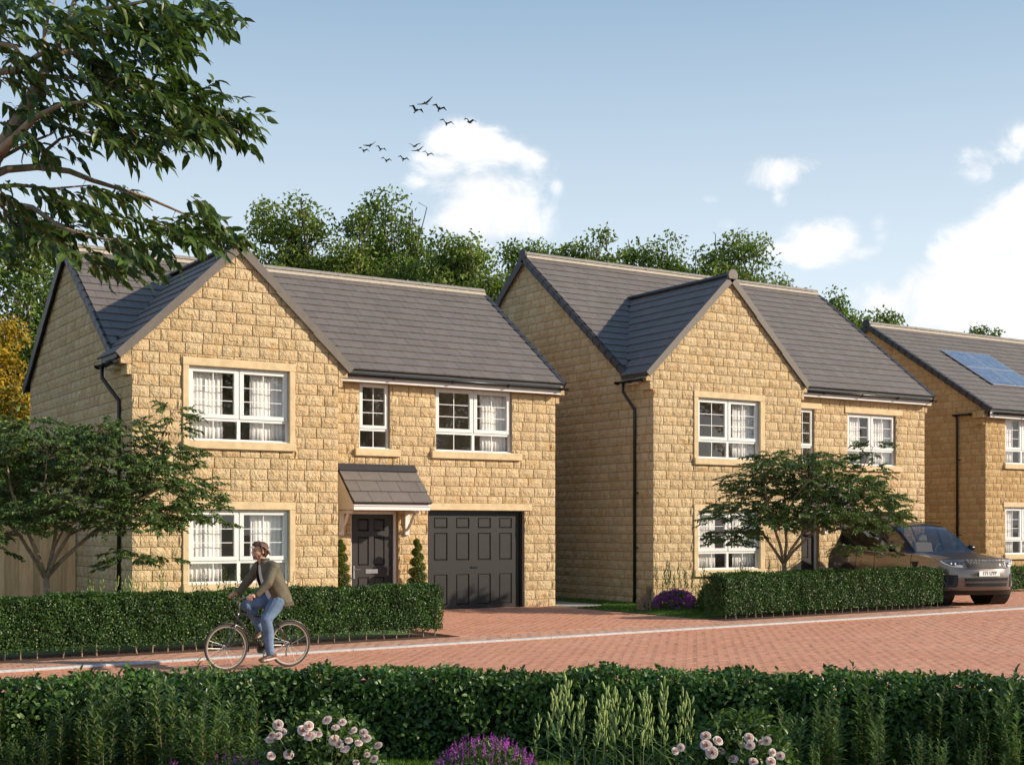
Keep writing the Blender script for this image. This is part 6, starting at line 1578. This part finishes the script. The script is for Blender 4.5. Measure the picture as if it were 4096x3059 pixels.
    V = []; n = 30; secs = [(hip - ax*.065 + KD*.01, .152, .182, 50), (hip.lerp(mid1, .35), .165, .192, 42), (mid1.lerp(mid2, .35), .150, .186, 36), (mid2, .150, .192, 31), (chest, .152, .200, 26), (chest.lerp(shc, .6), .135, .205, 22), (shc, .108, .190, 20), (shc.lerp(nk, .55), .080, .120, 22), (nk + Z*.012, .066, .074, 30), (nk + Z*.040 + KD*.01, .067, .072, 42)]
    for j, (c, ra, rl, op) in enumerate(secs):
        fw = (FW - ax*FW.dot(ax)).normalized() if 0 < j < 7 else (FW - ax*FW.dot(ax)*(.4)).normalized()
        for i in range(n+1):
            a = R(op + (360-2*op)*i/n); fold = 1 + .018*math.sin(a*9+j*1.7) + .012*math.sin(a*17-j*2.3)
            V.append(Vector(c) + fw*ra*math.cos(a)*fold + BN*rl*math.sin(a)*fold)
    F = [(j*(n+1)+i, j*(n+1)+i+1, (j+1)*(n+1)+i+1, (j+1)*(n+1)+i) for j in range(len(secs)-1) for i in range(n)]
    o = mk('jacket', V, F, jk, t, True); s = o.modifiers.new('t', 'SOLIDIFY'); s.thickness = .010; s.offset = 1; o.modifiers.new('s', 'SUBSURF').levels = 2
    band = []
    for i in range(n+1):
        a = R(46 + 268*i/n); fw = (FW - ax*FW.dot(ax)*.4).normalized(); band.append(hip - ax*.085 + KD*.01 + fw*.142*math.cos(a) + BN*.170*math.sin(a))
    MB().tube(band, .026, 8).obj('jacket_hem', rib, o, True)
    cb = []
    for i in range(21):
        a = R(40 + 280*i/20); cb.append(nk + Z*.035 + KD*.008 + FW*.066*math.cos(a) + BN*.070*math.sin(a))
    MB().tube(cb, .017, 8).obj('collar', rib, o, True)
    for (s_, e, w_, sg) in ((sN, eN, wN, 1), (sF, eF, wF, -1)):
        m_ = MB(); mm = s_.lerp(e, .5) + Z*.004; k1 = e.lerp(w_, .5)
        limb(m_, [s_ + (shc-s_)*.30, s_, mm, e, k1, w_ + (e-w_)*.10], [.088, .082, .066, .061, .052, .042])
        for q in range(7):                      # soft creases
            u_ = q/6; p = s_.lerp(e, u_) if q < 4 else e.lerp(w_, (q-3)/4); r_ = .071-.004*q; m_.lathe(p, [(r_*.8, -.012), (r_, 0), (r_*.8, .012)], (e-s_) if q < 4 else (w_-e), 12)
        sl = melt(m_.obj('sleeve', jk, o), .008, 4)
        MB().tube([w_ + (e-w_)*.12, w_ - (e-w_).normalized()*.012], [.039, .034], 12).obj('cuff', rib, sl, True)
    m_ = MB()
    for (h, k_, a_, sg) in ((hN, kN, aN, 1), (hF, kF, aF, -1)):
        limb(m_, [h, h.lerp(k_, .5), k_, k_.lerp(a_, .35) + KD*.012, k_.lerp(a_, .75), a_ - (k_-a_).normalized()*.005], [.112, .096, .077, .072, .058, .056])
        for q in range(4): p = k_.lerp(a_, .55+.13*q); m_.lathe(p, [(.05, -.012), (.064-.002*q, 0), (.05, .012)], (a_-k_), 12)
        m_.lathe(k_ + (h-k_)*.12, [(.06, -.015), (.084, 0), (.06, .015)], (k_-h), 12)
    limb(m_, [hN, hip + KD*.02 - Z*.01, hF], [.115, .13, .115]); limb(m_, [hip - Z*.02, hip + ax*.05], [.12, .115])
    melt(m_.obj('jeans', jean, t), .008, 3)
    for (a_, heel, toe, nm) in ((aN, bp(1012, 1345, .10), bp(878, 1372, .10), 1), (aF, bp(905, 1088, -.10), bp(820, 1140, -.10), 0)):
        m_ = MB(); d = (toe-heel); dn = d.normalized(); up = BN.cross(dn); up = up if up.z > 0 else -up; L = d.length
        for u_, hh, ww in ((.08, .052, .036), (.25, .056, .038), (.45, .047, .040), (.65, .036, .043), (.85, .027, .041), (.97, .020, .034)):
            blob(m_, heel + d*u_ + up*(hh*.55), (.055*L/.2, ww, hh*.75), (dn, BN, up))
        limb(m_, [heel + d*.16 + up*.05, a_ - (a_-heel)*.1], [.046, .043]); so = melt(m_.obj('shoe', shoe, t), .006, 2)
        s2 = MB(); outl = [(.0, .030), (.12, .038), (.4, .040), (.7, .047), (.92, .042), (1.04, .018)]
        pts_ = [heel + d*u_ + BN*w_ for u_, w_ in outl] + [heel + d*u_ - BN*w_ for u_, w_ in outl[::-1]]; s2.prism([p - up*.012 for p in pts_], up*.020); s2.obj('sole', sole, so)
    # hair swept back in locks
    m_ = MB(); blob(m_, hc + KD*.030 + Z*.048, (.090, .077, .074)); blob(m_, hc + KD*.062 - Z*.005, (.052, .075, .075)); blob(m_, hc + KD*.060 - Z*.055, (.034, .058, .035)); blob(m_, hc + FW*.035 + Z*.098, (.055, .058, .030)); blob(m_, hc + FW*.068 + Z*.082, (.030, .048, .024))
    rr = random.Random(4)
    for i in range(60):
        a = rr.uniform(-1.25, 1.25); s_ = math.sin(a); p = [hc + FW*(.075 - .01*abs(a)) + Z*(.085-.02*abs(s_)) + BN*.055*s_]
        for k_ in range(1, 6): u_ = k_/5; p.append(hc + KD*(-.05+.16*u_) + Z*(.118+.015*math.sin(u_*2.2+i) - .13*u_**2.2 - .035*abs(s_)) + BN*(.075+.012*math.sin(u_*3))*s_*1.05)
        m_.tube(p, [.006, .011, .011, .010, .008, .004], 5)
    for s_ in (-1, 1): m_.tube([hc + FW*.02 + Z*.05 + BN*.072*s_, hc + KD*.0 - Z*.005 + BN*.076*s_], [.018, .010], 6); m_.tube([hc + KD*.035 + Z*.02 + BN*.075*s_, hc + KD*.045 - Z*.065 + BN*.060*s_], [.022, .014], 6)
    melt(m_.obj('hair', hair, t), .0052, 1)
    bd = MB(); blob(bd, hc + FW*.047 - Z*.074, (.0465, .0475, .0375)); blob(bd, hc + FW*.020 - Z*.055, (.040, .0625, .040)); blob(bd, hc + FW*.073 - Z*.090, (.022, .027, .020)); bd.obj('beard', plain('stubble', (.21, .105, .06), .8, .15, 90), t, True)
    for s_ in (-1, 1):
        ey = MB(); blob(ey, hc + FW*.082 + Z*.006 + BN*.030*s_, (.008, .012, .006)); eo = ey.obj('eye', plain('eye', (.03, .02, .015), .2), t, True)
        MB().tube([hc + FW*.092 + Z*.026 + BN*.014*s_, hc + FW*.086 + Z*.030 + BN*.045*s_], .0045, 5).obj('eyebrow', hair, t)
cyclist()

# ------------------------------------------------------------------ cat
def cat():
    base = G(2583, 28.35, UP+.02); t = thing('cat', base, 'brown tabby cat sitting upright on the lawn edge of the middle house', 'cat')
    tb = newmat('tabby'); g = tb.n('ShaderNodeTexCoord').outputs['Object']
    wv = tb.n('ShaderNodeTexWave', {'Vector': g, 'Scale': 11.0, 'Distortion': 11.0, 'Detail': 2.0, 'Detail Scale': 1.6}, bands_direction='Z').outputs[1]
    nz_ = tb.n('ShaderNodeTexNoise', {'Vector': g, 'Scale': 90.0, 'Detail': 4.0}).outputs[0]
    c = tb.mix(tb.mr(wv, .15, .6), (.022, .015, .010, 1), (.24, .155, .085, 1)); c = tb.mix(tb.mr(nz_, .35, .7, 0, .25), c, (.42, .30, .19, 1)); setb(tb, Base_Color=c, Roughness=.9, Normal=tb.n('ShaderNodeBump', {'Height': nz_, 'Strength': .5, 'Distance': .01}).outputs[0])
    Z = Vector((0, 0, 1)); cf = (-FWD + RGT*.25).normalized()
    def p(u, z, v=0): return base + RGT*u + Z*z - FWD*v        # v towards the viewer
    AX = (RGT, FWD, Z); b = MB()
    blob(b, p(.045, .27, .03), (.075, .085, .115), AX); blob(b, p(.045, .20, .04), (.075, .075, .10), AX); blob(b, p(-.02, .21, -.03), (.10, .10, .13), AX); blob(b, p(-.08, .13, -.06), (.105, .115, .125), AX)
    blob(b, p(-.10, .075, .0), (.085, .085, .075), AX); blob(b, p(-.055, .035, .07), (.05, .06, .03), AX); blob(b, p(-.01, .08, -.1), (.09, .08, .08), AX)
    limb(b, [p(.05, .33, .03), p(.065, .41, .045)], [.070, .058])
    for u0, u1 in ((.01, .015), (.085, .085)): limb(b, [p(u0, .22, .08), p(u1, .11, .095), p(u1, .03, .10)], [.040, .028, .023]); blob(b, p(u1, .018, .118), (.026, .036, .018), AX)
    hcn = p(.068, .455, .055); blob(b, hcn, (.072, .064, .060), AX); blob(b, hcn + Z*-.020 - FWD*.045, (.034, .028, .026), AX); blob(b, hcn - Z*.035 - FWD*.028, (.035, .03, .022), AX)
    for s_ in (-1, 1):
        blob(b, hcn - Z*.016 - FWD*.030 + RGT*.030*s_, (.028, .026, .024), AX)
        e = hcn + RGT*.044*s_ + Z*.040; b.add([e - RGT*.024 - FWD*.012, e + RGT*.024 - FWD*.012, e + FWD*.024, e + Z*.062 + RGT*.012*s_], [(0, 1, 3), (1, 2, 3), (2, 0, 3), (0, 2, 1)])
    limb(b, [p(-.16, .05, -.06), p(-.185, .03, .05), p(-.13, .022, .12), p(-.06, .024, .135), p(-.015, .03, .13)], [.028, .024, .022, .021, .018])
    melt(b.obj('body', tb.mat, t), .0075, 3)
    dk = plain('cat_dark', (.015, .012, .008), .4); pk = plain('cat_nose', (.35, .14, .11), .6)
    for s_ in (-1, 1):
        m_ = MB(); blob(m_, hcn + Z*.008 - FWD*.060 + RGT*.027*s_, (.011, .006, .0065), AX); m_.obj('eye', dk, t, True)
        m_ = MB(); e = hcn + RGT*.045*s_ + Z*.047 - FWD*.016; m_.add([e - RGT*.013, e + RGT*.013, e + Z*.036 + RGT*.008*s_], [(0, 1, 2)]); m_.obj('inner_ear', pk, t)
    m_ = MB(); blob(m_, hcn - Z*.014 - FWD*.073, (.009, .006, .006), AX); m_.obj('nose', pk, t, True)
cat()

# ------------------------------------------------------------------ birds
def bird(px, py, s, pose, label, roll):
    d_ = 82; c = P(px, py, d_); t = bpy.data.meshes.new('bird'); mb = MB()
    wing = {'a': [(0, 0), (.13, .10), (.24, .05)], 'b': [(0, 0), (.12, .02), (.26, .09)], 'c': [(0, 0), (.13, .07), (.25, .11)]}[pose]
    mb.tube([(0, -.13, .0), (0, -.09, .005), (0, 0, 0), (0, .08, 0), (0, .14, -.005)], [.008, .026, .034, .022, .006], 6)
    mb.add([(0, .10, 0), (-.04, .19, -.004), (.04, .19, -.004), (0, .12, .006)], [(0, 1, 2), (3, 2, 1)])
    for sg in (-1, 1):
        ch = [.075, .065, .008]; yo = [-.03, -.055, .03]
        V = [];
        for (x_, z_), c_, y_ in zip(wing, ch, yo): V += [(sg*x_, y_, z_+.01), (sg*x_, y_+c_*2, z_+.006), (sg*x_, y_+c_, z_-.006)]
        F = []
        for i in range(2):
            a, b_ = i*3, i*3+3; F += [(a, a+1, b_+1, b_), (a+1, a+2, b_+2, b_+1), (a+2, a, b_, b_+2)]
        mb.add(V, F)
    mb.v = [tuple(Vector(v)*s*1.75) for v in mb.v]
    o = mk('bird', mb.v, mb.f, M['birdm'], None, local=True); o.location = c; o.rotation_euler = (R(random.uniform(-12, 12)), roll, -YAW + R(random.uniform(-28, 28)))
    tag(o, label, 'bird', 'flock of dark birds')
M['birdm'] = plain('bird_dark', (.02, .022, .026), .7)
BQ = [(665,140,1.2,'b','uppermost of the dark birds, gliding on tilted level wings',-.35),(583,205,1.15,'a','leftmost bird of the upper five, wings bent above its back',.3),(785,190,1.1,'a','upper bird directly right of the topmost glider',.3),
 (848,320,1.1,'a','bird low in the upper group just above the cloud tip at left',.3),(1050,308,1.1,'a','rightmost bird of the whole flock, above the cloud peak',.3),
 (180,510,.92,'b','gliding bird at upper left of the lower group',-.35),(118,558,.85,'a','leftmost bird of the whole flock',.3),(270,547,.85,'a','third bird from the left in the lower group',.3),
 (317,645,.85,'a','lowest bird of the flock, at lower left',.25),(468,633,.85,'a','low bird between the left trio and the cloud',.3),(565,520,.95,'c','bird with spread wings just above a smaller glider near the cloud',.1),
 (597,555,.88,'b','small glider directly under the bird with spread wings',-.3),(685,593,.88,'a','bird touching the left shoulder of the big cloud',.3)]
for zx, zy, s_, po, lb, rl in BQ: bird(1400+.4541*zx, 350+.4541*zy, s_*1.0, po, lb, rl)
